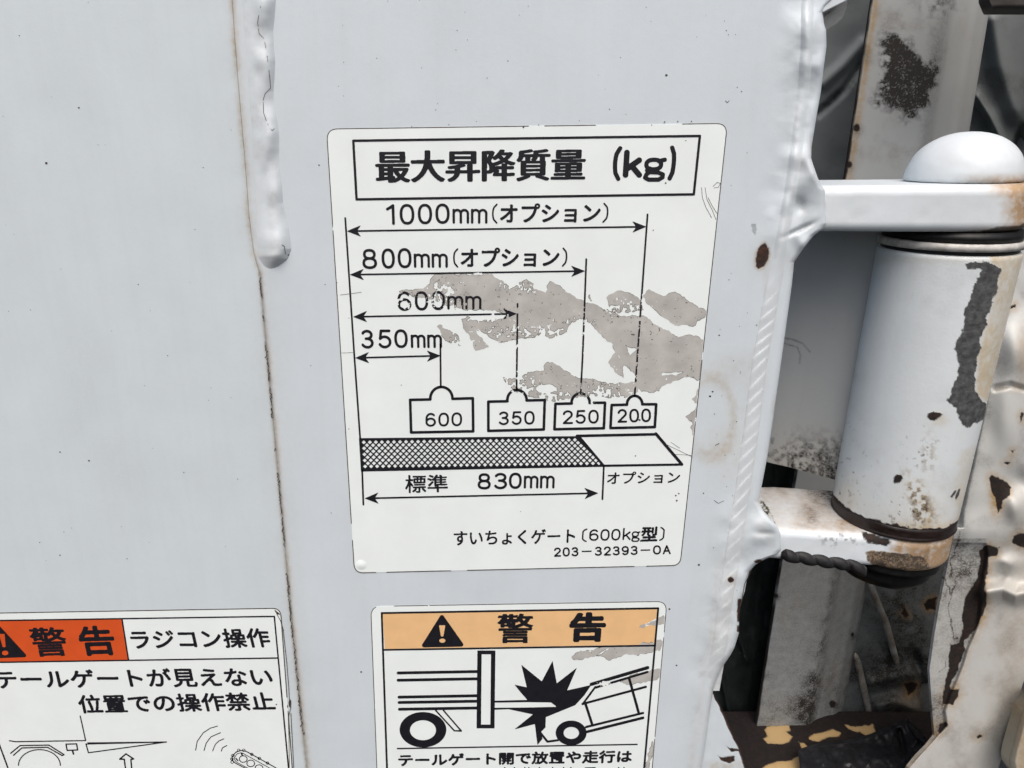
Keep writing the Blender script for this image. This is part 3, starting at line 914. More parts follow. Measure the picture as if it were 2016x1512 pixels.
RD = RHO * math.sin(AZM - azim(1779.0, 342.0))
HD = zat(1903.0, 259.0, YC) - E1T
dome = [(0.0001, E1T + HD)] + [(RD * math.sin(a) ** 0.92, E1T + 0.0012 + (HD - 0.0012) * math.cos(a)) for a in np.linspace(0.05, math.pi / 2, 40)] + [(RD * 0.985, E1T + 0.0005), (RD * 0.93, E1T + 0.0001)]


def dome_wear(px, py, V):
    low = sstep(E1T + 0.0045, E1T + 0.0005, V[:, 2])
    g = 0.75 * low * sstep(1860, 1990, px + 30 * fbm(px, py, 25, 3, 101)) + 0.12 * (fbm(px, py, 60, 3, 102) + 0.3)
    b = 0.3 * low * sstep(-0.1, 0.3, fbm(px, py, 40, 3, 103))
    return 0 * px, np.clip(g, 0, 1), np.clip(b, 0, 1), 0 * px


lathe('dome_head', dome, M_EAR, pin, 200, dome_wear, jitter=lambda th, z: 0.0004 * fbm(th * 40, z * 4000, 20, 2, 104))
lathe('shank', [(RT * 0.55, E1B + 0.001), (RT * 0.55, E2T - 0.001)], M_GREASE, pin, 64)
nz = E2B
nut = [(RT * 0.92, nz + 0.0005), (RT * 0.92, nz - 0.0030), (RT * 0.86, nz - 0.0036), (RT * 0.82, nz - 0.0040), (RT * 0.80, nz - 0.0090), (RT * 0.70, nz - 0.0125), (RT * 0.45, nz - 0.0150), (0.0002, nz - 0.0155)]
lathe('end_nut', resample(nut, 0.001), M_GREASE, pin, 96, jitter=lambda th, z: 0.0007 * fbm(th * 30, z * 9000, 20, 3, 105))

# ================================================================== TRUCK FRAME
frame = thing('truck_frame', 'worn white truck rear frame with hinge tube, grey channel and rusty post', 'truck frame', tuple(at(1750.0, 1700.0, 0.08)))

BAND = [(1898, 517), (1906, 526), (1929, 531), (1931, 545), (1919, 559), (1909, 595), (1899, 618), (1902, 626), (1889, 665), (1879, 688), (1886, 711), (1884, 744), (1871, 763), (1866, 787), (1881, 803), (1888, 823),
        (1906, 845), (1916, 833), (1936, 828), (1944, 797), (1929, 785), (1919, 774), (1921, 724), (1931, 691), (1929, 665), (1942, 638), (1947, 615), (1959, 585), (1967, 559), (1969, 529), (1959, 521), (1930, 517)]
CREAM = [(1940, 500), (2030, 495), (2020, 560), (2000, 640), (1978, 740), (1958, 815), (1940, 800), (1920, 775), (1925, 690), (1945, 620), (1962, 560), (1955, 525)]


def tube_wear(px, py, V):
    n = fbm(px, py, 22, 4, 111); n2 = fbm(px, py, 9, 4, 112); n3 = fbm(px, py, 60, 3, 113)
    vis = V[:, 1] < YC + 0.3 * RT
    a = chip(px + 10 * fbm(px, py, 16, 4, 124), py + 10 * fbm(px, py, 16, 4, 125), BAND, 4.5, 9, 1.0, 114)
    g = 1.0 * sstep(6, -10, sdf(px, py, CREAM) + 12 * n) * (0.85 + n3)
    g = g + 0.38 * sstep(0, -14, sdf(px, py, [(1890, 880), (1925, 872), (1948, 880), (1930, 985), (1905, 1035), (1880, 1030), (1872, 960)]) + 26 * n)
    g = g + 0.6 * blob(px, py, 1850, 826, 15, 12)
    g = g + 1.1 * sstep(-0.14, 0.12, n2) * (blob(px, py, 1806, 975, 16, 44, -0.45) + 0.8 * blob(px, py, 1818, 1012, 20, 24) + 0.5 * blob(px, py, 1828, 900, 12, 40))
    g = g + 0.9 * blob(px, py, 1800, 1048, 60, 9) * (0.6 + n2) + 0.40 * blob(px, py, 1660, 990, 34, 60) + 0.32 * sstep(900, 1050, py) * (0.7 + n3)
    g = g + 0.22 * np.exp(-((py - (512 + 0.0 * px)) / 9.0) ** 2)
    r = np.maximum(chip(px, py, [(1827, 813), (1838, 810), (1850, 812), (1857, 815), (1848, 822), (1840, 829), (1830, 826), (1826, 820)], 1.6, 6, 0.8, 115),
                   chip(px, py, [(1759, 941), (1764, 934), (1775, 935), (1778, 941), (1771, 950), (1760, 952)], 1.2, 6, 0.8, 116))
    a = np.maximum(a, np.maximum(chip(px, py, [(1871, 977), (1878, 967), (1884, 964), (1880, 972), (1874, 980)], 0.8, 5, 0.7, 117), chip(px, py, [(1880, 980), (1886, 963), (1891, 961), (1888, 974), (1882, 984)], 0.8, 5, 0.7, 118)))
    r = np.maximum(r, chip(px, py, [(1635, 965), (1640, 985), (1650, 1000), (1670, 1018), (1700, 1030), (1740, 1040), (1800, 1052), (1850, 1050), (1893, 1032), (1890, 1075), (1600, 1075), (1600, 960)], 3.0, 10, 1.2, 119) * (py > 960) * sstep(8, 2, (1058 - py) * 0 + np.abs(0 * px)) * 0.0)
    sp = sstep(0.20, 0.27, fbm(px, py, 7, 3, 120)) * (blob(px, py, 1775, 1005, 45, 28) + blob(px, py, 1680, 920, 40, 80) * 0.5 + blob(px, py, 1815, 880, 30, 40) + blob(px, py, 1655, 960, 14, 30))
    brown = sstep(0.0, 0.14, n2 + 0.4 * n) * (1.3 * blob(px, py, 1804, 972, 15, 42, -0.5) + 1.3 * blob(px, py, 1814, 1012, 19, 26) + 0.6 * blob(px, py, 1828, 900, 12, 42) + 0.6 * blob(px, py, 1800, 1046, 50, 6))
    b = 0.65 * np.clip(brown, 0, 1) + 0.85 * sp + 0.10 * sstep(0.0, 0.3, n3)
    b = b + 0.30 * np.exp(-((px - (VPX + (1630 - VPX) / (VPY - 985) * (VPY - py))) / 9.0) ** 2) * sstep(620, 900, py)
    lo = V[:, 2] - TUBE_B; r = np.maximum(r, sstep(0.0016, 0.0010, lo + 0.0034 * fbm(px, py, 12, 4, 123)) * vis)
    g = g + 0.5 * sstep(0.006, 0.001, lo) * sstep(1740, 1790, px)
    r = np.where(vis, r, 0); a = np.where(vis, a, 0)
    return np.clip(r, 0, 1), np.clip(g, 0, 1), np.clip(b, 0, 1), np.clip(a, 0, 1)


tp = [(RT * 0.80, TUBE_T), (RT - 0.0012, TUBE_T), (RT - 0.0003, TUBE_T - 0.0004), (RT, TUBE_T - 0.0014), (RT, TUBE_B + 0.0006), (RT - 0.0006, TUBE_B), (RT * 0.8, TUBE_B)]
tube = lathe('hinge_tube', resample(tp, 0.00042), M_TUBE, frame, 460, tube_wear)
RG_T = zat(1869.0, 484.0, YC - RT * 1.01); RG_B = zat(1869.0, 499.0, YC - RT * 1.01)
ringm = simple('ring_metal', (0.45, 0.44, 0.41), 0.4, 0.35, 260, 0.5)
lathe('thrust_washer', [(RT * 0.6, RG_T), (RT * 0.985, RG_T), (RT * 1.012, RG_T - 0.0004), (RT * 1.012, RG_B), (RT * 0.6, RG_B)], ringm, tube, 160)
lathe('grease_seal', [(RT * 0.5, E1B + 0.0002), (RT * 0.93, E1B - 0.0003), (RT * 0.965, RG_T + 0.0003), (RT * 0.6, RG_T + 0.0002)], M_GREASE, tube, 120, jitter=lambda th, z: 0.0006 * fbm(th * 30, z * 3000, 12, 3, 121))
lathe('grease_collar', [(RT * 0.6, RG_B + 0.0001), (RT * 0.955, RG_B), (RT * 0.955, TUBE_T), (RT * 0.6, TUBE_T)], M_GREASE, tube, 96)
lathe('rubber_seal', resample([(RT * 0.7, TUBE_B + 0.0005), (RT * 0.985, TUBE_B + 0.0004), (RT * 1.0, TUBE_B - 0.0007), (RT * 0.99, E2T + 0.0011), (RT * 1.008, E2T + 0.0005), (RT * 0.99, E2T - 0.0002), (RT * 0.7, E2T - 0.0002)], 0.0004), M_RUBBER, tube, 160,
      jitter=lambda th, z: 0.0005 * fbm(th * 36, z * 5000, 14, 3, 122))

# plate that carries the tube (runs back from it, to the left)
YPL = 0.066
PZ_T, PZ_B = zat(1700.0, 430.0, 0.03), zat(1655.0, 952.0, 0.03)
xr = float(at(1655.0, 943.0, 0.03)[0]) + 0.004
xl = float(at(1440.0, 890.0, YPL)[0])


def carrier_pos(PX, PY):
    u = (PX - 0.0); v = PY
    X = xl + (xr - xl) * u; Y = YPL + (0.03 - YPL) * u
    # rolled crease in the plate
    Y = Y + 0.0012 * np.exp(-((u - 0.55) / 0.2) ** 2)
    return np.stack([X, Y, PZ_T + (PZ_B - PZ_T) * v], -1)


def carrier_wear(u, v):
    P = carrier_pos(u, v); px, py = project(P)
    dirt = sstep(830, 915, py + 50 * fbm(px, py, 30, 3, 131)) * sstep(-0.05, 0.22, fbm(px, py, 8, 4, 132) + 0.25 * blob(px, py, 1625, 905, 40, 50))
    line = np.exp(-(linedist(px, py, [(1535, 665), (1560, 668), (1580, 676), (1594, 692)]) / 1.8) ** 2) + np.exp(-(linedist(px, py, [(1545, 676), (1570, 684), (1576, 700), (1574, 715)]) / 1.5) ** 2)
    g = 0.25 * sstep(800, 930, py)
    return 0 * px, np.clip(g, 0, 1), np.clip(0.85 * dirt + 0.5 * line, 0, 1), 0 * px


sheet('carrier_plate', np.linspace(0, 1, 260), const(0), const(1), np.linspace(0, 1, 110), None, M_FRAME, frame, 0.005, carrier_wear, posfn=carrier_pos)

# tall folded channel
ch_l = interp([(0, 1715), (350, 1662), (1150, 1529), (1425, 1487)]); ch_r = interp([(0, 1951), (350, 1893), (1150, 1707), (1425, 1655)])
YCH = 0.118


def chan_depth(px, py):
    u = (px - ch_l(py)) / (ch_r(py) - ch_l(py))
    z = YCH + 0.010 * sstep(0.60, 0.72, u) * 0.35 + 0.010 * np.clip((u - 0.66) / 0.34, 0, 1) - 0.0015 * np.exp(-((u - 0.9) / 0.05) ** 2)
    z = z + 0.0016 * np.clip(1 - u / 0.03, 0, 1) ** 2 + 0.0005 * fbm(px, py, 90, 2, 141)
    z = z + 0.003 * np.clip((u - 0.965) / 0.035, 0, 1) ** 2
    return z


GRIME = [(1735, 60), (1760, 57), (1795, 78), (1822, 115), (1845, 115), (1845, 150), (1838, 185), (1830, 215), (1808, 240), (1785, 243), (1765, 222), (1725, 212), (1712, 200), (1728, 165), (1732, 120), (1727, 85)]


def chan_wear_shade(px, py):
    u = (px - ch_l(py)) / (ch_r(py) - ch_l(py)); dl = px - ch_l(py)
    n = fbm(px, py, 14, 5, 142); n2 = fbm(px, py, 50, 4, 143)
    gm = sstep(8, -22, sdf(px, py, GRIME) + 46 * n)
    dens = 0.75 + 0.9 * blob(px, py, 1800, 185, 55, 45) + 0.8 * blob(px, py, 1775, 100, 40, 28, 0.6) + 0.6 * blob(px, py, 1835, 140, 18, 40)
    b = 1.35 * gm * sstep(0.30, 0.62, 0.5 + n * 1.1 - 0.25 + 0.42 * dens)
    b = b + 0.30 * sstep(0.0, 0.35, n2) * (u < 0.7) * sstep(420, 250, py) + 0.5 * blob(px, py, 1850, 12, 40, 26) * sstep(-0.1, 0.2, n)
    b = b + 0.35 * blob(px, py, 1840, 80, 16, 90) * (0.6 + n) + 0.25 * np.exp(-((u - 0.63) / 0.05) ** 2)
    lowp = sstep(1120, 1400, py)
    b = b + 0.26 * sstep(1060, 1110, py) + 0.10 * lowp + lowp * (0.45 * np.exp(-((u - 0.55) / 0.10) ** 2) * sstep(-0.2, 0.2, n2) + 0.4 * sstep(1300, 1420, py) * sstep(-0.15, 0.3, n2))  # grime patches plus an even darkening that imitates shade in the lower recess
    g = 0.30 * np.exp(-((dl - 10) / 9.0) ** 2) * (py < 400) + 0.18 * sstep(0.0, 0.4, n2)
    wv = 2.0 + 3.0 * (fbm(0 * px, py, 26, 3, 144) + 0.1) + 2 * sstep(200, 350, py)
    r = sstep(1, -1, dl - wv) * sstep(-0.45, -0.2, fbm(0 * px, py, 40, 2, 145))
    for (x, y, rr) in [(1687, 252, 6), (1672, 325, 5), (1528, 1172, 4), (1507, 1250, 5), (1497, 1325, 6), (1490, 1380, 5), (1639, 1386, 6), (1678, 1249, 3)]:
        r = np.maximum(r, sstep(1, -1, np.hypot(px - x, (py - y) * 0.8) - rr + 4 * fbm(px, py, 8, 2, 146)))
        b = b + 0.5 * np.exp(-(np.hypot(px - x, py - y - 4) / (rr * 2)) ** 2)
    g = g + 0.5 * np.exp(-((dl - 8) / 8.0) ** 2) * (py < 450)
    return np.clip(r, 0, 1), np.clip(g, 0, 1), np.clip(b, 0, 2), 0 * px


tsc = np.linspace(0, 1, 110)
sheet('upright_channel', np.concatenate([span(-300, -20, 20)[:-1], span(-20, 460, 1.8)[:-1], span(460, 900, 8)[:-1], span(900, 1432, 2.2)]), ch_l, ch_r, tsc, chan_depth, M_FRAME, frame, 0.0010, chan_wear_shade)


# sheet at the back of the recess with creases, dents and rust holes
RIDGES = [([(1925, 190), (1950, 230), (1975, 280), (1990, 330)], 13, 0.010),
          ([(1620, 165), (1660, 130), (1700, 85)], 12, 0.003), ([(1610, 225), (1660, 180), (1700, 120)], 7, -0.003), ([(1960, 40), (1975, 130), (2000, 210), (2040, 260)], 30, 0.012), ([(2000, 330), (2010, 250), (2040, 170)], 10, -0.006),
          ([(1720, 1345), (1760, 1335), (1800, 1330)], 14, 0.006), ([(1730, 1390), (1765, 1382), (1800, 1395)], 16, 0.010), ([(1800, 1290), (1812, 1340), (1830, 1420)], 10, -0.006)]


def back_depth(px, py):
    z = 0.165 - 0.028 * sstep(950, 1100, py) * sstep(1600, 1655, px) + 0.004 * fbm(px, py, 160, 3, 151)
    for pts, wd, h in RIDGES: z = z - h * np.exp(-(linedist(px, py, pts) / wd) ** 2)
    return z


HOLES = [[(1818, 1190), (1826, 1180), (1845, 1175), (1842, 1200), (1824, 1201)], [(1774, 1208), (1780, 1196), (1790, 1212), (1782, 1215)], [(1780, 1346), (1795, 1343), (1808, 1346), (1800, 1362), (1788, 1369)]]


def back_wear_shade(px, py):
    n = fbm(px, py, 16, 4, 152); n2 = fbm(px, py, 60, 4, 153)
    r = 0 * px; g = 0 * px
    for k, h in enumerate(HOLES):
        r = np.maximum(r, chip(px, py, h, 2.0, 8, 1.0, 154 + k)); g = g + 0.7 * np.exp(-(np.clip(sdf(px, py, h), 0, 99) / 7.0) ** 2)
    g = g + 0.8 * blob(px, py, 1800, 1385, 40, 40) * (0.5 + n2) * sstep(1310, 1380, py)
    b = 0.35 * sstep(0.0, 0.3, n2) + 0.5 * np.exp(-(linedist(px, py, [(1625, 210), (1690, 150)]) / 9) ** 2) * sstep(-0.1, 0.2, n)
    b = b + 0.9 * np.exp(-(linedist(px, py, [(1838, 1320), (1828, 1370), (1832, 1420)]) / 12) ** 2) + 0.5 * sstep(1400, 1430, py) + 0.62 * sstep(1040, 1110, py) * (0.7 + n2)  # brown streak, plus recess shade painted over the sheet's lower part
    b = b + 0.6 * np.exp(-(linedist(px, py, [(1700, 1300), (1760, 1310), (1790, 1290)]) / 22) ** 2) * (0.5 + n) * 0.6
    return np.clip(r, 0, 1), np.clip(g, 0, 1), np.clip(b, 0, 1), 0 * px


M_BACK_UP = M_BACK
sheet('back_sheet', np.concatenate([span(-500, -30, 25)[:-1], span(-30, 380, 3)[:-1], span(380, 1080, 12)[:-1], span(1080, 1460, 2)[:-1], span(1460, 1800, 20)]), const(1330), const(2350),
      np.concatenate([np.linspace(0, 0.26, 14)[:-1], np.linspace(0.26, 0.70, 220)[:-1], np.linspace(0.70, 1, 16)]), back_depth, M_BACK, frame, 0.003, back_wear_shade)

# two brace rods in front of the back sheet
for pts in ([(1706, 1130), (1722, 1172), (1744, 1225), (1760, 1285), (1766, 1308)], [(1684, 1285), (1695, 1330), (1706, 1380), (1718, 1436)]):
    P = np.array(pts, float); ss = np.linspace(0, 1, 40); k_ = np.linspace(0, 1, len(P))
    X = np.interp(ss, k_, P[:, 0]); Y_ = np.interp(ss, k_, P[:, 1]); C = at(X, Y_, 0.130 + 0.004 * ss)
    rr = 0.0022 * np.sqrt(np.clip(1 - (2 * ss - 1) ** 8, 0, 1)) * (1 + 0.15 * fbm(ss * 40, ss * 0, 8, 2, 158))
    V = np.stack([C + np.stack([np.cos(a) * rr, -np.sin(a) * rr, 0 * rr], -1) for a in np.linspace(0, 2 * math.pi, 16, endpoint=False)], 1)
    i = np.arange(39)[:, None] * 16; j = np.arange(16)[None, :]
    px_, py_ = project(V.reshape(-1, 3)); n_ = fbm(px_, py_, 20, 3, 159)
    mesh_obj('brace_rod', V.reshape(-1, 3), np.stack([i + j, i + (j + 1) % 16, i + 16 + (j + 1) % 16, i + 16 + j], -1).reshape(-1, 4), M_FRAME, frame, True,
             np.stack([0 * px_, 0.3 + n_, np.clip(0.3 + 1.2 * n_, 0, 1), 0 * px_], -1))

# corroded post on the right
cp_l = interp([(480, 1992), (560, 1972), (700, 1944), (900, 1905), (1010, 1882), (1045, 1880), (1100, 1868), (1200, 1848), (1260, 1838), (1320, 1830), (1380, 1834), (1430, 1838), (1452, 1840), (1470, 1826), (1490, 1806), (1512, 1788), (1600, 1740)])
cp_r = interp([(480, 2200), (1200, 2062), (1320, 2026), (1345, 2014), (1512, 1966), (1600, 1945)])


def cpost_edge(py):   # ragged line where the flaked skin ends and the sound paint begins
    return np.interp(py, [1070, 1090, 1130, 1200, 1230, 1280, 1310, 1340, 1370, 1400, 1430, 1450, 1512], [1942, 1946, 1938, 1932, 1928, 1906, 1897, 1885, 1872, 1862, 1866, 1846, 1790])


def cpost_depth(px, py):
    z = 0.0415 + 0.004 * sstep(1040, 1100, py)
    z = z - 0.0065 * blob(px, py, 2005, 690, 34, 60) - 0.005 * blob(px, py, 1985, 820, 34, 80) - 0.004 * blob(px, py, 2000, 1000, 20, 30) + 0.004 * blob(px, py, 2005, 950, 25, 24)
    z = z - 0.008 * np.exp(-(linedist(px, py, [(1945, 1165), (1975, 1160), (2000, 1172), (2030, 1165)]) / 15.0) ** 2) - 0.004 * blob(px, py, 1985, 1110, 24, 18)
    z = z + 0.004 * blob(px, py, 1972, 1128, 14, 14) + (0.0020 - 0.0012 * sstep(1150, 1230, py)) * fbm(px, py, 75, 2, 161)
    z = z + 0.004 * sstep(20, 0, px - cp_l(py)) * (py < 1040)
    e = cpost_edge(py)
    skin = sstep(e - 8, e + 2, px) + (py < 1070)
    z = z + 0.0022 * (1 - np.clip(skin, 0, 1))
    z = z + 0.006 * sstep(1300, 1512, py) * sstep(0.55, 1.0, (px - e) / (cp_r(py) - e + 1)) + 0.003 * np.exp(-(linedist(px, py, [(1960, 765), (1990, 758), (2030, 770)]) / 5.0) ** 2)
    return z


BANDR = [(1928, 1083), (1944, 1073), (1966, 1078), (1962, 1092), (1948, 1098), (1944, 1120), (1938, 1150), (1942, 1180), (1936, 1205), (1930, 1222), (1915, 1245), (1900, 1262), (1898, 1280), (1888, 1312), (1880, 1330), (1872, 1345), (1870, 1360),
         (1860, 1360), (1866, 1320), (1872, 1270), (1886, 1265), (1896, 1240), (1893, 1215), (1900, 1180), (1912, 1160), (1924, 1140), (1930, 1110)]
RPATCH = [[(1947, 940), (1952, 935), (1965, 940), (1982, 950), (1990, 960), (1988, 975), (1975, 985), (1972, 1000), (1964, 1012), (1960, 985), (1952, 965)], [(1975, 911), (1985, 909), (1991, 911), (1984, 916)],
          [(1992, 1068), (1996, 1056), (2005, 1050), (2030, 1052), (2030, 1080), (2006, 1076)], [(1857, 1357), (1888, 1357), (1886, 1370), (1876, 1388), (1856, 1386)], [(1850, 1424), (1862, 1420), (1866, 1426), (1850, 1444), (1846, 1440)],
          [(1921, 1452), (1928, 1446), (1934, 1449), (1926, 1454)], [(2007, 820), (2012, 812), (2016, 815), (2010, 830)], [(1958, 612), (2000, 600), (1998, 606)], [(1991, 888), (1999, 884), (1994, 893)],
          [(1820, 1430), (1826, 1420), (1836, 1418), (1834, 1436)]]


def cpost_wear(px, py):
    n = fbm(px, py, 14, 4, 162); n2 = fbm(px, py, 45, 4, 163)
    r = chip(px, py, BANDR, 4.0, 10, 1.0, 164); d = np.clip(sdf(px, py, BANDR), 0, 200)
    g = 1.0 * np.exp(-(d / 13.0) ** 2) * (0.6 + n) * sstep(cpost_edge(py) - 4, cpost_edge(py) + 2, px)
    for k, p in enumerate(RPATCH):
        r = np.maximum(r, chip(px, py, p, 2.2, 7, 0.9, 165 + k)); g = g + 0.6 * np.exp(-(np.clip(sdf(px, py, p), 0, 200) / 9.0) ** 2) * (0.7 + n)
    g = g + 0.65 * blob(px, py, 1958, 985, 12, 34) + 0.30 * sstep(1950, 2016, px) * sstep(880, 1040, py) * (0.5 + n2) + 0.24 * sstep(1070, 1200, py) * (0.4 + n2)
    g = g + 0.7 * blob(px, py, 2000, 765, 36, 9) * (0.6 + n) + 0.5 * blob(px, py, 2012, 700, 12, 50) + 0.5 * sstep(10, 0, px - cp_l(py)) * (py > 1440)
    b = 0.25 * sstep(0.0, 0.3, n2) + 0.40 * np.exp(-((px - cp_l(py) - 14) / 12.0) ** 2) * (py < 1060) * (0.6 + n)
    flake = sstep(2, -4, px - cpost_edge(py)) * (py > 1060)
    b = b + 0.50 * flake * (0.8 + n2)
    crk = [[(1890, 1048), (1872, 1110), (1880, 1150), (1868, 1195), (1875, 1260), (1886, 1258)], [(1862, 1140), (1872, 1170)], [(1850, 1320), (1866, 1300)]]
    for c in crk: b = b + 0.6 * np.exp(-(linedist(px + 14 * n, py + 10 * n2, c) / 1.3) ** 2)
    return np.clip(r, 0, 1), np.clip(g, 0, 1), np.clip(b, 0, 1), 0 * px


sheet('corroded_post', np.concatenate([span(480, 1520, 1.6)[:-1], span(1520, 1700, 10)]), cp_l, cp_r, np.linspace(0, 1, 170), cpost_depth, M_CPOST, frame, 0.0018, cpost_wear)

# cream edge at the far right and dark beam at the top right
pl = interp([(1372, 2030), (1400, 2012), (1440, 2001), (1480, 1990), (1500, 1986), (1512, 1988), (1530, 2000)])
M_CREAM = paint('cream_paint', (0.50, 0.46, 0.37), rough=0.45)
sheet('edge_strip', span(1372, 1640, 2), pl, const(2140), np.linspace(0, 1, 60), lambda px, py: 0.030 + 0.012 * np.clip(1 - (px - pl(py)) / 14, 0, 1) ** 2 + 0 * px, M_CREAM, frame, 0.006,
      lambda px, py: (0 * px, 0.5 * np.exp(-((px - 2012) / 10) ** 2), 0 * px, 0 * px))
sheet('cross_beam', span(-330, 24, 4), lambda y: 1948 + 0.4 * np.clip(y, 0, 99), const(2300), np.linspace(0, 1, 40), lambda px, py: 0.055 + 0.010 * np.clip(1 - (24 - py) / 12, 0, 1) ** 2 + 0.001 * fbm(px, py, 30, 2, 171),
      simple('dark_brown_paint', (0.035, 0.030, 0.026), 0.6, 0.3, 200), frame, 0.006)

# unseen slab added on the right to keep light out of the recess
PT = at(1500.0, -720.0, 0.0); PB = at(2320.0, 700.0, 0.0)
def slab(name, a, b):
    x0, y0, z0 = a; x1, y1, z1 = b
    V = [(x, y, z) for x in (x0, x1) for y in (y0, y1) for z in (z0, z1)]
    return mesh_obj(name, V, [(0, 1, 3, 2), (4, 6, 7, 5), (0, 4, 5, 1), (2, 3, 7, 6), (0, 2, 6, 4), (1, 5, 7, 3)], M_FRAME, frame, False, np.tile([0, 0, .3, 0], (8, 1)))
slab('side_light_blocker', (PB[0] + 0.05, -0.040, PT[2] - 0.55), (PB[0] + 0.062, 0.20, PT[2] - 0.0005))

# rusty sill at the bottom
ZS = float(at(1570.0, 1427.0, YCH)[2])
PATCH = [[(1506, 1437), (1510, 1431), (1532, 1428), (1554, 1426), (1556, 1438), (1549, 1441), (1559, 1450), (1552, 1462), (1535, 1466), (1512, 1463), (1503, 1455), (1510, 1450), (1509, 1443)],
         [(1592, 1455), (1602, 1446), (1618, 1442), (1640, 1436), (1657, 1442), (1652, 1450), (1630, 1452), (1612, 1458), (1600, 1459)], [(1572, 1460), (1582, 1463), (1591, 1470), (1582, 1475), (1575, 1468)],
         [(1664, 1427), (1690, 1432), (1718, 1426), (1722, 1440), (1712, 1450), (1694, 1442), (1672, 1437)], [(1500, 1512), (1520, 1502), (1560, 1496), (1570, 1490), (1581, 1490), (1580, 1560), (1490, 1560)]]


def sill_pos(PX, PY):
    P = at_z(PX, PY, ZS - 0.0005 + 0.0008 * fbm(PX, PY, 30, 3, 181))
    return P


def sill_wear(px, py):
    d = 1e9 + 0 * px
    for p in PATCH: d = np.minimum(d, sdf(px, py, p))
    keep = sstep(1, -1, d + 6 * fbm(px, py, 9, 4, 182))
    return 1 - keep, 0.25 * np.exp(-(d / 5) ** 2), 0 * px, 0 * px


sheet('sill', span(1405, 1640, 1.5), const(1330), const(2100), np.linspace(0, 1, 360), None, M_SILL, frame, 0.002, sill_wear, posfn=sill_pos)

# ================================================================== BLACK SHEETS
gap_dark = thing('dark_gap_sheet', 'black wrinkled sheet filling the gap behind the hinge post', 'rubber flap', tuple(at(1450.0, 1500.0, 0.1)))  # near-black wrinkled sheet that fills the gap behind the post
tl_ = interp([(850, 1420), (1100, 1400), (1512, 1330)]); tr_ = interp([(850, 1610), (1100, 1560), (1432, 1500)])
sheet('gap_sheet', span(850, 1440, 3), tl_, tr_, np.linspace(0, 1, 60),
      lambda px, py: 0.140 + 0.006 * fbm(px * 2.2, py * 0.7, 60, 3, 191) - 0.004 * np.exp(-(linedist(px, py, [(1455, 1180), (1450, 1240), (1470, 1300)]) / 6) ** 2) - 0.004 * np.exp(-(linedist(px, py, [(1420, 1330), (1435, 1400)]) / 5) ** 2), M_GAP, gap_dark, 0.002)
rub = thing('rubber_scrap', 'crumpled black rubber lying on the rusty sill beside the corroded post', 'rubber scrap', tuple(at(1700.0, 1520.0, 0.05)))
rb_t = [(1578, 1478), (1600, 1470), (1640, 1462), (1690, 1458), (1715, 1450), (1735, 1440), (1760, 1430), (1790, 1420), (1800, 1430), (1818, 1450), (1838, 1472)]
rb_l = interp([(1419, 1784), (1430, 1760), (1440, 1738), (1450, 1716), (1460, 1680), (1470, 1605), (1480, 1576), (1490, 1574), (1512, 1578), (1640, 1560)]); rb_r = interp([(1419, 1792), (1430, 1800), (1445, 1815), (1460, 1828), (1472, 1841), (1480, 1830), (1490, 1808), (1512, 1788), (1640, 1740)])


def rub_pos(px, py):
    P = at_z(px, py, ZS + 0.0012)
    Y = P[..., 1] - 0.006 - 0.006 * fbm(px * 1.3, py, 34, 3, 195) - 0.004 * np.exp(-(linedist(px, py, [(1790, 1425), (1805, 1450), (1832, 1470)]) / 5) ** 2) + 0.004 * np.exp(-(linedist(px, py, [(1770, 1440), (1780, 1480)]) / 6) ** 2)
    return at(px, py, Y)


sheet('rubber_sheet', span(1419, 1640, 1.5), rb_l, rb_r, np.linspace(0, 1, 120), None, M_BLACK, rub, 0.002, None, posfn=rub_pos)

# ================================================================== STICKERS
OFF_F, OFF_P, OFF_I = 0.00016, 0.00020, 0.00025


def rounded(c, r, n=8):
    P = [np.array(p, float) for p in c]; out = []
    for k in range(len(P)):
        a, b, d = P[k - 1], P[k], P[(k + 1) % len(P)]
        u = (a - b) / np.linalg.norm(a - b); v = (d - b) / np.linalg.norm(d - b)
        rr = r if np.isscalar(r) else r[k]
        p0, p1 = b + u * rr, b + v * rr
        for t in np.linspace(0, 1, n): out.append(tuple((1 - t) ** 2 * p0 + 2 * t * (1 - t) * b + t * t * p1))
    return out


def film(name, corners, r, parent):
    out = rounded(corners, r)
    P = np.array(out); n = len(P)
    A = at(P[:, 0], P[:, 1], np.full(n, -OFF_F)); B = at(P[:, 0], P[:, 1], np.full(n, 0.00005))
    V = np.concatenate([A, B]); Fc = [tuple(range(n - 1, -1, -1))] + [(k, (k + 1) % n, n + (k + 1) % n, n + k) for k in range(n)]
    o = mesh_obj(name, V, Fc, M_FILM, parent, False)
    return o, out


def grime_edge(out, parent, seed, width=1.7, keep=0.46, side=None):
    P = np.array(out)
    cv = Canvas(max(-60, P[:, 0].min() - 4), P[:, 1].min() - 4, P[:, 0].max() + 4, min(1560, P[:, 1].max() + 4))
    cv.stroke(out, width, closed=True)
    X, Y = np.broadcast_arrays(cv.gx, cv.gy)
    cv.a = np.minimum(cv.a, sstep(-0.02, 0.03, fbm(X, Y, 70, 5, seed) + keep - 0.3)).astype(np.float32)
    return cv.mesh('dirty_rim', M_DIRT, parent, OFF_F + 0.00002)


def arrow(cv, a, b, width, hl=26, hw=10.5, both=True):
    a = np.array(a, float); b = np.array(b, float)
    d = (b - a) / np.linalg.norm(b - a); n = np.array([-d[1], d[0]])
    cv.stroke([tuple(a + d * 10), tuple(b - d * 10)], width)
    for p, s in ((b, 1), (a, -1)):
        cv.poly([tuple(p), tuple(p - s * d * hl + n * hw), tuple(p - s * d * hl * 0.72), tuple(p - s * d * hl - n * hw)], rnd=0.4)


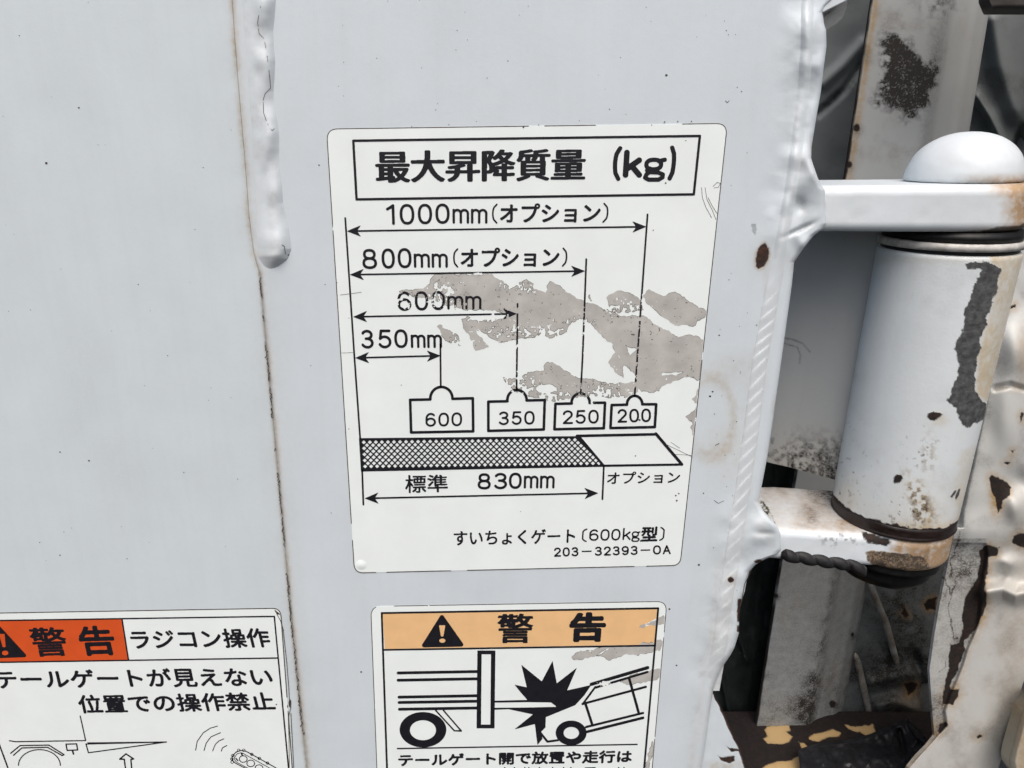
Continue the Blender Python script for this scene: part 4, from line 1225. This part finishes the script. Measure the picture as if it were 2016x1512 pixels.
# ---- 1. the load sticker
st = thing('load_sticker', 'large white lifting capacity sticker with bar diagram and grey torn patches', 'sticker', tuple(at(1018.0, 1120.0, -0.0001)))
fm, out1 = film('film', [(643, 254), (1432, 243), (1339, 1113), (698, 1128)], [22, 22, 16, 18], st)
grime_edge(out1, st, 201)
# torn places where the film came away
TA = mp(Z5, [(50, 70), (430, 68), (520, 130), (545, 165), (600, 135), (660, 105), (700, 125), (705, 170), (790, 195), (800, 150), (820, 115), (900, 165), (1000, 230), (1060, 255), (1110, 265), (1220, 320), (1290, 345), (1390, 335),
             (1440, 345), (1560, 415), (1650, 480), (1750, 455), (1835, 505), (1832, 600), (1820, 740), (1790, 770), (1730, 745), (1640, 770), (1560, 800), (1505, 855), (1470, 850), (1400, 810), (1385, 740), (1300, 660), (1300, 750), (1240, 710),
             (1205, 650), (1240, 580), (1225, 520), (1190, 510), (1130, 440), (1070, 385), (1030, 365), (940, 400), (920, 450), (820, 495), (770, 475), (660, 485), (480, 520), (400, 470), (340, 430), (405, 545), (320, 575), (290, 510), (230, 365),
             (270, 350), (300, 375), (480, 372), (560, 330), (430, 310), (260, 300), (130, 270), (40, 230), (-60, 220), (-190, 180), (-110, 170), (-20, 160), (10, 130)])
TB = [mp(Z5, p) for p in ([(65, 410), (90, 400), (190, 460), (225, 545), (170, 525), (100, 480)], [(1190, 220), (1260, 175), (1340, 190), (1400, 225), (1440, 310), (1330, 325), (1240, 310), (1205, 270)],
                          [(1435, 210), (1470, 165), (1560, 210), (1640, 185), (1760, 255), (1855, 315), (1850, 360), (1790, 370), (1780, 405), (1640, 410), (1540, 340), (1470, 290)],
                          [(500, 745), (590, 760), (670, 715), (770, 700), (775, 670), (800, 640), (930, 710), (1000, 760), (1100, 765), (1190, 785), (1290, 790), (1400, 770), (1440, 830), (1320, 880), (1190, 880), (1090, 870), (930, 890), (820, 908), (780, 880), (690, 885), (640, 850), (570, 840), (530, 800)],
                          [(1800, 820), (1780, 860), (1760, 890), (1785, 930), (1770, 980), (1720, 1010), (1760, 1040), (1755, 1060), (1740, 1085), (1772, 1140), (1790, 960)], [(1065, 185), (1085, 200), (1088, 235), (1068, 230)])]


def torn(polys, holes, zones, bbox, parent, seed, clip=None, name='torn_patch'):
    cv = Canvas(*bbox)
    for k, p in enumerate(polys): cv.poly(p, rough=5.0, scale=11, seed=seed + k)
    for h in holes: cv.poly(h, erase=True, rough=2.5, scale=9, seed=seed + 31)
    X, Y = np.broadcast_arrays(cv.gx, cv.gy)
    m = np.zeros(X.shape)
    for z in zones: m = np.maximum(m, blob(X, Y, *z))
    # cell-like reticulation where only flecks of white are left
    n = fbm(X, Y, 4.6, 2, seed + 50) + 0.12 * fbm(X, Y, 30, 2, seed + 51)
    cv.a = np.minimum(cv.a, sstep(0.02, -0.02, n - 0.40 + 0.46 * m)).astype(np.float32)
    if clip is not None: cv.a = np.minimum(cv.a, sstep(0.5, -0.5, sdf(X, Y, clip) + 1.5)).astype(np.float32)
    base = cv.a.copy()
    o = cv.mesh(name, M_ADH, parent, OFF_P)
    # thin dark outlines, dots and smudges caught in the glue
    e = np.abs(np.gradient(base)[0]) + np.abs(np.gradient(base)[1])
    cv.a = (base * sstep(0.27, 0.33, fbm(X, Y, 4.2, 3, seed + 60) + 0.05 * fbm(X, Y, 60, 2, seed + 61))).astype(np.float32)
    lines = sstep(0.2, 0.6, e) * sstep(0.02, 0.10, fbm(X, Y, 22, 3, seed + 62) + 0.03 + 0.25 * m)
    cv.a = np.maximum(cv.a, lines).astype(np.float32)
    d = cv.mesh('caught_dirt', M_ADHD, o, OFF_P + 0.00002)
    return o


zones1 = [(870, 585, 40, 34), (1010, 655, 80, 16), (905, 680, 30, 26), (1085, 655, 60, 16), (1025, 565, 40, 14), (950, 625, 50, 12), (1130, 632, 30, 10), (1020, 760, 50, 30), (1085, 780, 40, 22), (1190, 775, 60, 26), (1225, 605, 40, 16), (810, 590, 30, 25)]
torn([TA] + TB, [mp(Z5, arc(793, 825, 68, 30, 0, 350, 20)), mp(Z5, [(1260, 330), (1330, 343), (1430, 318), (1470, 335), (1600, 420), (1690, 470), (1640, 400), (1560, 350), (1480, 280), (1440, 245), (1455, 300), (1300, 330)]),
                mp(Z5, [(1320, 545), (1395, 560), (1345, 600)]), mp(Z5, [(1480, 355), (1560, 418), (1500, 395)]), mp(Z5, [(1560, 720), (1700, 712), (1650, 735), (1560, 732)]), mp(Z5, [(1575, 765), (1600, 735), (1590, 770)]),
                mp(Z5, [(1395, 815), (1440, 855), (1400, 860)]), mp(Z5, [(1255, 600), (1275, 600), (1285, 635)]), mp(Z5, [(330, 440), (390, 470), (420, 530), (350, 480)]), mp(Z5, [(300, 305), (480, 330), (520, 345), (330, 350)])],
     zones1, (770, 530, 1400, 870), st, 210, out1)

W = 4.3
INKP = lambda cv, name='print', parent=st: cv.mesh(name, M_INK, parent, OFF_I)
cv = Canvas(680, 255, 1400, 405)
cv.stroke([(695.5, 277), (1378, 267.5), (1366, 382.5), (702, 392.5)], 4.9, closed=True)
INKP(cv, 'title_frame')
cv = Canvas(730, 280, 1350, 370)
cv.glyphs('最大昇降質量', quad(741.5, 1150.5, 298, 359.5, 293, 354), bold=2.7, rnd=0.8, flat=0.55)
for ch, x0, x1, t, b in (('(', 1428, 1470, 145, 318), ('k', 1480, 1577, 163, 302), ('g', 1580, 1692, 202, 322), (')', 1705, 1741, 142, 316)):
    (xa, ya), (xb, yb) = Z1(x0, t), Z1(x1, b)
    cv.strokes(ch, quad(xa, xb, ya, yb, ya, yb), 11.2 if ch in 'k' else (8.4 if ch == 'g' else 8.6))
INKP(cv, 'title_lettering')


def mm_text(cv, zf, digits, mmx, mm_t, mm_b, wpx):
    for ch, x0, x1, t, b in digits:
        (xa, ya), (xb, yb) = zf(x0, t), zf(x1, b)
        cv.strokes(ch, quad(xa, xb, ya, yb, ya, yb), wpx)
    x0, x1 = mmx; mid = (x0 + x1) / 2; g = (x1 - x0) * 0.025
    for a, b in ((x0, mid - g), (mid + g, x1)):
        (xa, ya), (xb, yb) = zf(a, mm_t), zf(b, mm_b)
        cv.strokes('m', quad(xa, xb, ya, yb, ya, yb), wpx * 0.9)


def option_text(cv, zf, lp, tx, rp, t, b, pt, pb):
    (xa, ya), (xb, yb) = zf(lp[0], pt), zf(lp[1], pb); cv.strokes('(', quad(xa, xb, ya, yb, ya, yb), 3.3)
    (xa, ya), (xb, yb) = zf(rp[0], pt - 4), zf(rp[1], pb - 4); cv.strokes(')', quad(xa, xb, ya, yb, ya, yb), 3.3)
    (xa, ya), (xb, yb) = zf(tx[0], t), zf(tx[1], b)
    cv.glyphs('オプション', quad(xa, xb, ya + 1, yb + 1.5, ya - 0.5, yb), bold=1.05, rnd=0.7)


cv = Canvas(740, 392, 1220, 450)
mm_text(cv, Z1, [('1', 303, 345, 433, 536), ('0', 370, 443, 432, 535), ('0', 460, 531, 431, 533), ('0', 547, 618, 430, 531)], (632, 806), 456, 530, 5.5)
option_text(cv, Z1, (828, 856), (870, 1364), (1378, 1406), 430, 521, 430, 530)
INKP(cv, 'dimension_lettering')
cv = Canvas(700, 480, 1140, 540)
mm_text(cv, Z1, [('8', 184, 257, 655, 755), ('0', 280, 346, 653, 753), ('0', 360, 429, 651, 751)], (440, 609), 678, 749, 5.5)
option_text(cv, Z1, (635, 661), (675, 1160), (1176, 1202), 650, 741, 652, 748)
INKP(cv, 'dimension_lettering')
cv = Canvas(770, 565, 960, 620)
mm_text(cv, Z1, [('6', 358, 428, 866, 963), ('0', 445, 512, 865, 961), ('0', 527, 595, 864, 959)], (606, 776), 888, 956, 5.3)
cv.wear([(795, 590, 30, 30), (850, 585, 50, 30), (905, 600, 60, 26)], 0.40, 4.5, 221)
INKP(cv, 'dimension_lettering')
cv = Canvas(700, 640, 880, 700)
mm_text(cv, Z1, [('3', 178, 242, 1056, 1150), ('5', 262, 330, 1055, 1149), ('0', 343, 410, 1054, 1147)], (425, 580), 1080, 1147, 5.4)
INKP(cv, 'dimension_lettering')
for k, (a, b) in enumerate(((Z1(110, 567), Z1(1592, 545)), (Z1(125, 783), Z1(1288, 765)), (Z1(141, 992), Z1(950, 977)), (Z2(151, 62), Z2(572, 51)), (Z2(198, 759), Z2(1354, 733)))):
    cv = Canvas(a[0] - 4, min(a[1], b[1]) - 16, b[0] + 6, max(a[1], b[1]) + 16)
    arrow(cv, a, b, 3.5)
    if k == 2: cv.wear([(985, 621, 40, 14)], 0.50, 5.0, 222)
    if k == 1: cv.wear([(940, 538, 22, 5)], 0.55, 5.0, 223)
    INKP(cv, 'dimension_arrow')
for k, pts in enumerate((mp(Z1, [(100, 502), (145, 1184)]) + mp(Z2, [(174, 462)]), mp(Z1, [(1600, 484), (1550, 1180)]) + mp(Z2, [(1536, 250)]), mp(Z1, [(1296, 706), (1278, 1184)]) + mp(Z2, [(1268, 240)]),
                         mp(Z1, [(955, 928)]) + mp(Z2, [(950, 220)]), mp(Z1, [(572, 1128)]) + mp(Z2, [(574, 205)]), mp(Z2, [(184, 620), (190, 790)]), mp(Z2, [(1383, 600), (1376, 763)]))):
    P = np.array(pts); cv = Canvas(P[:, 0].min() - 4, P[:, 1].min() - 4, P[:, 0].max() + 4, P[:, 1].max() + 4)
    cv.stroke(pts, 3.6)
    if k == 1: cv.wear([(1262, 620, 20, 60), (1255, 690, 20, 60), (1250, 750, 20, 30)], 0.46, 5.0, 224)
    if k in (2, 3): cv.wear([(1019, 610, 15, 20), (1149, 640, 20, 80), (1018, 650, 15, 60), (1017, 735, 15, 30), (1143, 760, 15, 15)], 0.44, 5.0, 225)
    INKP(cv, 'extension_line')
for (body, c, r, tx, num) in (([(522, 268), (422, 270), (427, 432), (735, 426), (733, 262), (632, 265)], (577, 263), (55, 57), (497, 680, 333, 402), '600'),
                              ([(905, 277), (810, 279), (810, 424), (1085, 417), (1090, 271), (1000, 273)], (952, 271), (48, 50), (861, 1040, 326, 394), '350'),
                              ([(1224, 288), (1143, 290), (1138, 416), (1383, 411), (1389, 284), (1313, 285)], (1268, 284), (45, 46), (1178, 1358, 320, 389), '250'),
                              ([(1498, 294), (1422, 296), (1416, 410), (1636, 405), (1643, 292), (1574, 292)], (1536, 292), (38, 42), (1450, 1617, 314, 382), '200')):
    P = mp(Z2, body); A_ = mp(Z2, arc(c[0], c[1], r[0], r[1], 0, -180, 20))
    cv = Canvas(min(p[0] for p in P) - 6, A_[10][1] - 6, max(p[0] for p in P) + 6, max(p[1] for p in P) + 6)
    cv.stroke(P + A_ + [P[0]], 5.4)
    (xa, ya), (xb, yb) = Z2(tx[0], tx[2]), Z2(tx[1], tx[3])
    cv.number(num, xa, xb, ya + 0.8, yb + 0.8, ya - 0.6, yb - 0.6, 4.1, 0.22)
    if num == '350': cv.wear([(1017, 772, 20, 12)], 0.46, 5, 226)
    if num == '250': cv.wear([(1150, 776, 22, 14), (1170, 795, 20, 6)], 0.50, 5, 227)
    INKP(cv, 'weight_symbol')
cv = Canvas(700, 845, 1360, 940)
H1 = mp(Z2, [(168, 460), (1258, 450), (1388, 602), (178, 626)])
cv.poly(H1)
# open diamonds of the hatching
p00, p10, p11, p01 = [np.array(p) for p in mp(Z2, [(178, 468), (1256, 456), (1256, 598), (186, 613)])]
NXH, NYH = 36, 5
for iy in range(NYH * 2 - 1):
    for ix in range(NXH + 6):
        u = (ix + (0.5 if iy % 2 else 0.0) + 0.45) / NXH; v = (iy + 0.85) / (NYH * 2 - 0.3)
        q = (p00 * (1 - u) + p10 * u) * (1 - v) + (p01 * (1 - u) + p11 * u) * v
        lim = Z2(1258 + (v * 145), 0)[0] - 9
        if q[0] > lim: continue
        hx, hy = 3.75, 3.45
        cv.poly([(q[0] - hx, q[1]), (q[0], q[1] - hy), (q[0] + hx, q[1]), (q[0], q[1] + hy)], erase=True, rnd=0.35)
cv.stroke(mp(Z2, [(1250, 449), (1638, 441)]), 5.4); cv.stroke(mp(Z2, [(1641, 438), (1770, 590)]), 6.0); cv.stroke(mp(Z2, [(1380, 597), (1770, 591)]), 4.6)
cv.stroke(mp(Z2, [(1262, 455), (1380, 595)]), 5.0)
INKP(cv, 'platform_diagram')
cv = Canvas(790, 920, 1110, 975)
cv.glyphs('標準', quad(*[Z2(398, 0)[0], Z2(608, 0)[0], Z2(0, 645)[1], Z2(0, 732)[1], Z2(0, 641)[1], Z2(0, 726)[1]]), bold=0.75, rnd=0.5)
mm_text(cv, Z2, [('8', 757, 822, 634, 715), ('3', 838, 905, 632, 714), ('0', 912, 976, 631, 712)], (986, 1139), 646, 710, 5.1)
INKP(cv, 'lettering')
cv = Canvas(1190, 920, 1345, 960)
cv.glyphs('オプション', quad(Z2(1400, 0)[0], Z2(1760, 0)[0], Z2(0, 628)[1], Z2(0, 688)[1], Z2(0, 624)[1], Z2(0, 682)[1]), bold=0.55, rnd=0.5)
INKP(cv, 'lettering')
cv = Canvas(885, 1030, 1320, 1080)
cv.glyphs('すいちょくゲート', quad(Z2(640, 0)[0], Z2(1240, 0)[0], Z2(0, 921)[1], Z2(0, 992)[1], Z2(0, 909)[1], Z2(0, 980)[1]), bold=0.9, rnd=0.5)
for ch, x0, x1, t, b, wd in (('[', 1275, 1300, 908, 976, 2.9), ('6', 1310, 1358, 912, 970, 3.4), ('0', 1366, 1412, 911, 969, 3.4), ('0', 1420, 1466, 910, 968, 3.4), ('k', 1477, 1518, 905, 966, 3.3), ('g', 1520, 1563, 922, 975, 2.8), (']', 1660, 1684, 900, 970, 2.9)):
    (xa, ya), (xb, yb) = Z2(x0, t), Z2(x1, b); cv.strokes(ch, quad(xa, xb, ya, yb, ya, yb), wd)
cv.glyphs('型', quad(Z2(1570, 0)[0], Z2(1649, 0)[0], Z2(0, 902)[1], Z2(0, 971)[1], Z2(0, 900)[1], Z2(0, 969)[1]), bold=0.6, rnd=0.4)
INKP(cv, 'lettering')
cv = Canvas(1080, 1065, 1330, 1105)
for txt, x0, x1 in (('203', 1135, 1258), ('32393', 1338, 1552), ('0A', 1627, 1715)):
    f0, f1 = (x0 - 1135) / 580, (x1 - 1135) / 580
    cv.number(txt, Z2(x0, 0)[0], Z2(x1, 0)[0], Z2(0, 1003 - 13 * f0)[1], Z2(0, 1049 - 13 * f0)[1], Z2(0, 1003 - 13 * f1)[1], Z2(0, 1049 - 13 * f1)[1], 3.3, 0.22)
for a, b, y in ((1276, 1320, 1022), (1568, 1610, 1016)): cv.stroke(mp(Z2, [(a, y), (b, y - 1)]), 2.6)
INKP(cv, 'lettering')
# specks and scratches on the film
cv = Canvas(650, 240, 1440, 1130)
for x, y, r in ((984, 52, 3.0), (1060, 40, 2), (430, 48, 2), (614, 38, 2), (1685, 25, 3), (1750, 22, 2.5), (1818, 22, 2.5), (1620, 40, 2), (1790, 118, 2), (1690, 328, 3.2), (1628, 563, 2.4), (60, 822, 1.6), (118, 998, 1.8)):
    cv.ellipse(*Z1(x, y), r * .55, r * .5)
for x, y, r in ((1540, 548, 2.6), (1560, 370, 4.2), (1745, 770, 3.6), (1740, 745, 3), (1755, 735, 3), (378, 197, 2), (118, 415, 2), (970, 824, 1.6)): cv.ellipse(*Z2(x, y), r * .55, r * .5)
for pts in ([(1868, 350), (1872, 400), (1890, 450), (1918, 500)], [(1885, 350), (1895, 410), (1920, 460), (1940, 510)], [(1925, 345), (1945, 325), (1962, 330), (1950, 350), (1930, 352)], [(1900, 400), (1920, 440), (1945, 480)], [(75, 884), (180, 870)]): cv.stroke(mp(Z1, pts), 0.9)
for pts in ([(1690, 490), (1825, 555)], [(1730, 540), (1820, 545)], [(1715, 480), (1760, 510)], [(80, 38), (140, 35)]): cv.stroke(mp(Z2, pts), 0.8)
cv.mesh('scratch', M_ADHD, st, OFF_I)
# lifted bubble in the lower left corner
bu = at(np.array([711.0]), np.array([1112.0]), np.array([-OFF_F]))[0]
th = np.linspace(0, 2 * math.pi, 40, endpoint=False); V = []
for k in np.linspace(0, 1, 10): V.append(np.stack([bu[0] + 0.0026 * k * np.cos(th), np.full(40, bu[1] - 0.00035 * math.cos(k * math.pi / 2) ** 1.2), bu[2] + 0.0026 * k * np.sin(th)], -1))
V = np.stack(V); i = np.arange(9)[:, None] * 40; j = np.arange(40)[None, :]
mesh_obj('bubble', V.reshape(-1, 3), np.stack([i + j, i + (j + 1) % 40, i + 40 + (j + 1) % 40, i + 40 + j], -1).reshape(-1, 4), M_FILM, fm)

# ---- 2. crash warning sticker
s2 = thing('crash_sticker', 'white warning sticker with pale orange heading and car crash picture', 'sticker', tuple(at(1010.0, 1700.0, -0.0001)))
_, out2 = film('film', [(730, 1194), (1313, 1184), (1264, 1740), (751, 1750)], [20, 20, 14, 14], s2)
grime_edge(out2, s2, 231, 1.5, 0.42)
INK2 = lambda cv, name: cv.mesh(name, M_INK, s2, OFF_I)
cv = Canvas(745, 1190, 1300, 1285)
cv.poly([(753, 1208), (1294, 1199), (1288, 1269), (757.5, 1277.5)])
cv.poly(mp(Z3, [(1755, 206), (1800, 180), (1850, 158), (1920, 118), (1920, 190), (1840, 190)]), erase=True, rough=2, scale=9, seed=5)
cv.mesh('heading_band', M_ORANGE, s2, OFF_P - 0.00001)
torn([mp(Z3, [(1335, 385), (1400, 350), (1550, 325), (1690, 325), (1860, 290), (1895, 275), (1910, 300), (1890, 350), (1750, 375), (1640, 380), (1570, 415), (1540, 385), (1440, 395), (1345, 402)]),
      mp(Z3, [(1757, 206), (1800, 180), (1850, 158), (1918, 120), (1918, 190), (1840, 190)]), mp(Z3, [(1640, 540), (1700, 510), (1800, 480), (1890, 460), (1890, 520), (1800, 545), (1700, 560)]), mp(Z3, [(1840, 900), (1830, 960), (1800, 1070), (1815, 1077), (1850, 950)])],
     [mp(Z3, [(1480, 388), (1540, 345), (1580, 330), (1530, 372)])], [(1150, 1275, 20, 10)], (1110, 1200, 1320, 1520), s2, 240, out2)
cv = Canvas(740, 1190, 1305, 1560)
cv.stroke([(751.5, 1207), (1296, 1197.5), (1264, 1560)], 3.9); cv.stroke([(751.5, 1207), (763.5, 1560)], 3.9); cv.stroke([(755.5, 1279.5), (1290, 1271)], 3.6)
INK2(cv, 'frame_line')
cv = Canvas(820, 1200, 925, 1280)
cv.poly([(870, 1215), (908, 1269), (835, 1270.5)], rnd=4.2)
cv.poly([(865.5, 1232), (875.5, 1232), (872, 1252), (869, 1252)], erase=True, rnd=1.0); cv.ellipse(870.8, 1261.3, 6, 4.2, erase=True)
INK2(cv, 'warning_triangle')
cv = Canvas(965, 1200, 1205, 1275)
cv.glyphs('警', quad(981, 1047.5, 1210, 1265.5, 1208.5, 1265), bold=1.9, rnd=0.4, flat=0.5); cv.glyphs('告', quad(1124, 1189.5, 1208.5, 1262, 1207, 1261), bold=3.2, rnd=0.9, flat=0.8)
INK2(cv, 'heading_lettering')
cv = Canvas(775, 1280, 985, 1490)
cv.poly(mp(Z3, [(757, 350), (866, 350), (860, 830), (752, 830)]), rnd=0.5); cv.poly(mp(Z3, [(782, 372), (840, 372), (836, 808), (778, 808)]), erase=True)
for a, b in (((264, 488), (757, 479)), ((264, 533), (757, 524)), ((270, 638), (757, 629)), ((270, 671), (757, 663)), ((272, 713), (757, 705))): cv.stroke(mp(Z3, [a, b]), 5.8)
cv.ellipse(*Z3(418, 840), 145 * .31746, 110 * .31746); cv.ellipse(*Z3(418, 843), 81 * .31746, 62 * .31746, erase=True)
cv.stroke(mp(Z3, [(497, 720), (612, 846), (656, 848), (545, 720)]), 3.0)
INK2(cv, 'truck_picture')
cv = Canvas(955, 1290, 1290, 1480)
cv.poly(mp(Z3, [(1028, 437), (1155, 540), (1222, 413), (1248, 552), (1373, 455), (1312, 596), (1462, 562), (1420, 625), (1362, 688), (1180, 762), (1178, 826), (1146, 858), (1160, 895), (1128, 935), (1112, 805), (985, 838), (1100, 745), (950, 713), (862, 716), (862, 704),
                (1062, 702), (1243, 698), (1243, 694), (1212, 671), (1065, 669), (862, 672), (862, 660), (1065, 655), (1027, 612), (985, 560), (1062, 577)]))
for pts, wd in (([(1462, 558), (1812, 455)], 6.6), ([(1490, 578), (1810, 482)], 4.6), ([(1487, 575), (1408, 682)], 4.0), ([(1408, 680), (1800, 574)], 4.6), ([(1697, 522), (1758, 742)], 5.2), ([(1428, 685), (1469, 812)], 5.2), ([(1430, 823), (1783, 736)], 4.6),
                ([(1435, 853), (1783, 766)], 5.4), ([(1146, 858), (1190, 914), (1255, 905)], 4.4)): cv.stroke(mp(Z3, pts), wd)
cv.ellipse(*Z3(1337, 860), 96 * .31746, 77 * .31746); cv.ellipse(*Z3(1338, 860), 48 * .31746, 37 * .31746, erase=True)
cv.wear([(1195, 1345, 30, 10)], 0.5, 6, 241)
INK2(cv, 'crash_picture')
cv = Canvas(775, 1460, 1265, 1540)
cv.stroke(mp(Z3, [(260, 957), (1746, 931)]), 2.8)
cv.glyphs('テールゲート開で放置や走行は', quad(Z3(268, 0)[0], Z3(1712, 0)[0], Z3(0, 994)[1], Z3(0, 1066)[1], Z3(0, 968)[1], Z3(0, 1041)[1]), bold=1.1, rnd=0.6)
for x in (925, 985, 1050, 1075, 1140, 1222, 1290, 1335, 1632, 1665): cv.stroke(mp(Z3, [(x, 1076), (x + 6, 1120)]), 3.0)
cv.stroke(mp(Z3, [(1425, 1078), (1485, 1077)]), 3.0)
INK2(cv, 'lettering')

# ---- 3. remote-control warning sticker on the side panel
s3 = thing('remote_sticker', 'white warning sticker with red-orange heading, left of the seam at the bottom', 'sticker', tuple(at(250.0, 1700.0, -0.0001)))
_, out3 = film('film', [(-118, 1209), (552, 1197.5), (592, 1740), (20, 1750)], [20, 16, 14, 14], s3)
grime_edge(out3, s3, 251, 1.9, 0.55)
INK3 = lambda cv, name: cv.mesh(name, M_INK, s3, OFF_I)
cv = Canvas(-110, 1210, 260, 1310)
cv.poly([(-88, 1223.5), (240, 1218.5), (252.5, 1300), (-66, 1305)])
cv.mesh('heading_band', M_RED, s3, OFF_P)
cv = Canvas(-100, 1205, 585, 1560)
cv.stroke([(-90, 1223), (540, 1213.5), (572.5, 1560)], 2.9); cv.stroke([(-90, 1223), (33, 1560)], 2.9); cv.stroke([(-68, 1305), (546, 1295.5)], 2.9); cv.stroke([(240, 1218), (253, 1300)], 2.9)
INK3(cv, 'frame_line')
cv = Canvas(-60, 1220, 70, 1305)
cv.poly([(-4, 1234), (48, 1290.5), (-26, 1293)], rnd=3.5)
cv.poly([(-1, 1249), (8, 1249), (10, 1273), (6, 1273)], erase=True, rnd=1.0); cv.ellipse(10, 1285.5, 6.4, 4.6, erase=True)
INK3(cv, 'warning_triangle')
cv = Canvas(40, 1225, 250, 1300)
cv.glyphs('警', ((56, 1237), (123, 1235), (136.5, 1290), (69, 1292.5)), bold=1.5, rnd=0.4, flat=0.6); cv.glyphs('告', ((152, 1235), (217, 1233), (230, 1288), (164, 1290)), bold=1.8, rnd=0.7)
INK3(cv, 'heading_lettering')
cv = Canvas(245, 1225, 550, 1290)
cv.glyphs('ラジコン操作', ((254, 1241), (525, 1237), (534, 1273.5), (262, 1278)), bold=1.15, rnd=0.6)
INK3(cv, 'heading_lettering')
cv = Canvas(-30, 1310, 560, 1410)
cv.glyphs('テールゲートが見えない', ((-14, 1320), (531, 1314), (538, 1350), (-5, 1356)), bold=1.15, rnd=0.6)
cv.glyphs('位置での操作禁止', ((151, 1369), (534, 1363), (543, 1397.5), (159, 1404)), bold=1.15, rnd=0.6)
cv.ellipse(544, 1387, 1.5, 1.3)
INK3(cv, 'lettering')
cv = Canvas(10, 1400, 335, 1560)
for pts, wd in (([(60, 905), (100, 911), (548, 904)], 2.3), ([(513, 746), (548, 904)], 2.3), ([(550, 926), (1066, 913), (566, 982), (550, 926)], 2.3), ([(560, 918), (1066, 912)], 1.6), ([(422, 927), (490, 925), (497, 964), (430, 967), (422, 927)], 2.6), ([(464, 968), (470, 990)], 3.2),
                ([(68, 985), (128, 936), (313, 933), (410, 994)], 2.4), ([(86, 998), (140, 951), (304, 947), (398, 1000), (408, 994)], 2.4), ([(845, 1120), (838, 1024), (856, 1022), (806, 989), (766, 1023), (795, 1023), (808, 1120)], 2.8)): cv.stroke(mp(Z4, pts), wd)
cv.stroke(mp(Z4, arc(252, 1062, 134, 100, 0, -180, 40)), 2.1)
INK3(cv, 'tail_lift_picture')
cv = Canvas(370, 1410, 560, 1560)
for pts in ([(1252, 965), (1262, 910), (1300, 855), (1345, 825), (1392, 811)], [(1306, 968), (1320, 920), (1350, 880), (1412, 853)], [(1361, 970), (1378, 928), (1400, 907), (1433, 893)], [(1416, 972), (1424, 950), (1452, 936)]): cv.stroke(mp(Z4, pts), 1.7)
B0 = [(1540, 966), (1575, 972), (1760, 1075), (1850, 1140), (1800, 1200), (1500, 1045), (1482, 1020), (1490, 1000), (1510, 978)]
cv.stroke(mp(Z4, rounded(B0, 12, 4)), 1.9, closed=True)
cv.stroke(mp(Z4, rounded([(1545, 980), (1735, 1085), (1830, 1150), (1790, 1190), (1510, 1040), (1497, 1018), (1515, 990)], 10, 4)), 1.4, closed=True)
for x, y in ((1528, 966), (1560, 966), (1612, 992), (1660, 1018), (1712, 1048), (1490, 1000), (1484, 1022), (1486, 1042)): cv.stroke(mp(Z4, arc(x, y, 9, 8, 0, 360, 12)), 1.2)
for x, y in ((1557, 1022), (1605, 1050), (1658, 1080)): cv.stroke(mp(Z4, arc(x, y, 25, 21, 0, 360, 24)), 1.7)
cv.stroke(mp(Z4, [(1545, 985), (1552, 1000)]), 3.0); cv.stroke(mp(Z4, [(1510, 1018), (1522, 1032)]), 2.4)
INK3(cv, 'remote_picture')
cv = Canvas(530, 1195, 595, 1540)
for pts in ([(1760, 70), (1790, 98), (1775, 92), (1762, 76)], [(1770, 90), (1795, 135), (1812, 190), (1835, 400), (1848, 560), (1852, 640), (1862, 690), (1845, 760), (1850, 900), (1852, 1077)], [(1862, 730), (1880, 1077)], [(1800, 150), (1815, 200)]): cv.stroke(mp(Z4, pts), 1.3)
cv.poly(mp(Z4, [(1758, 68), (1788, 92), (1775, 90)]), rnd=0.6); cv.ellipse(*Z4(1856, 665), 2.6, 8)
cv.mesh('crack', M_DIRT, s3, OFF_I)
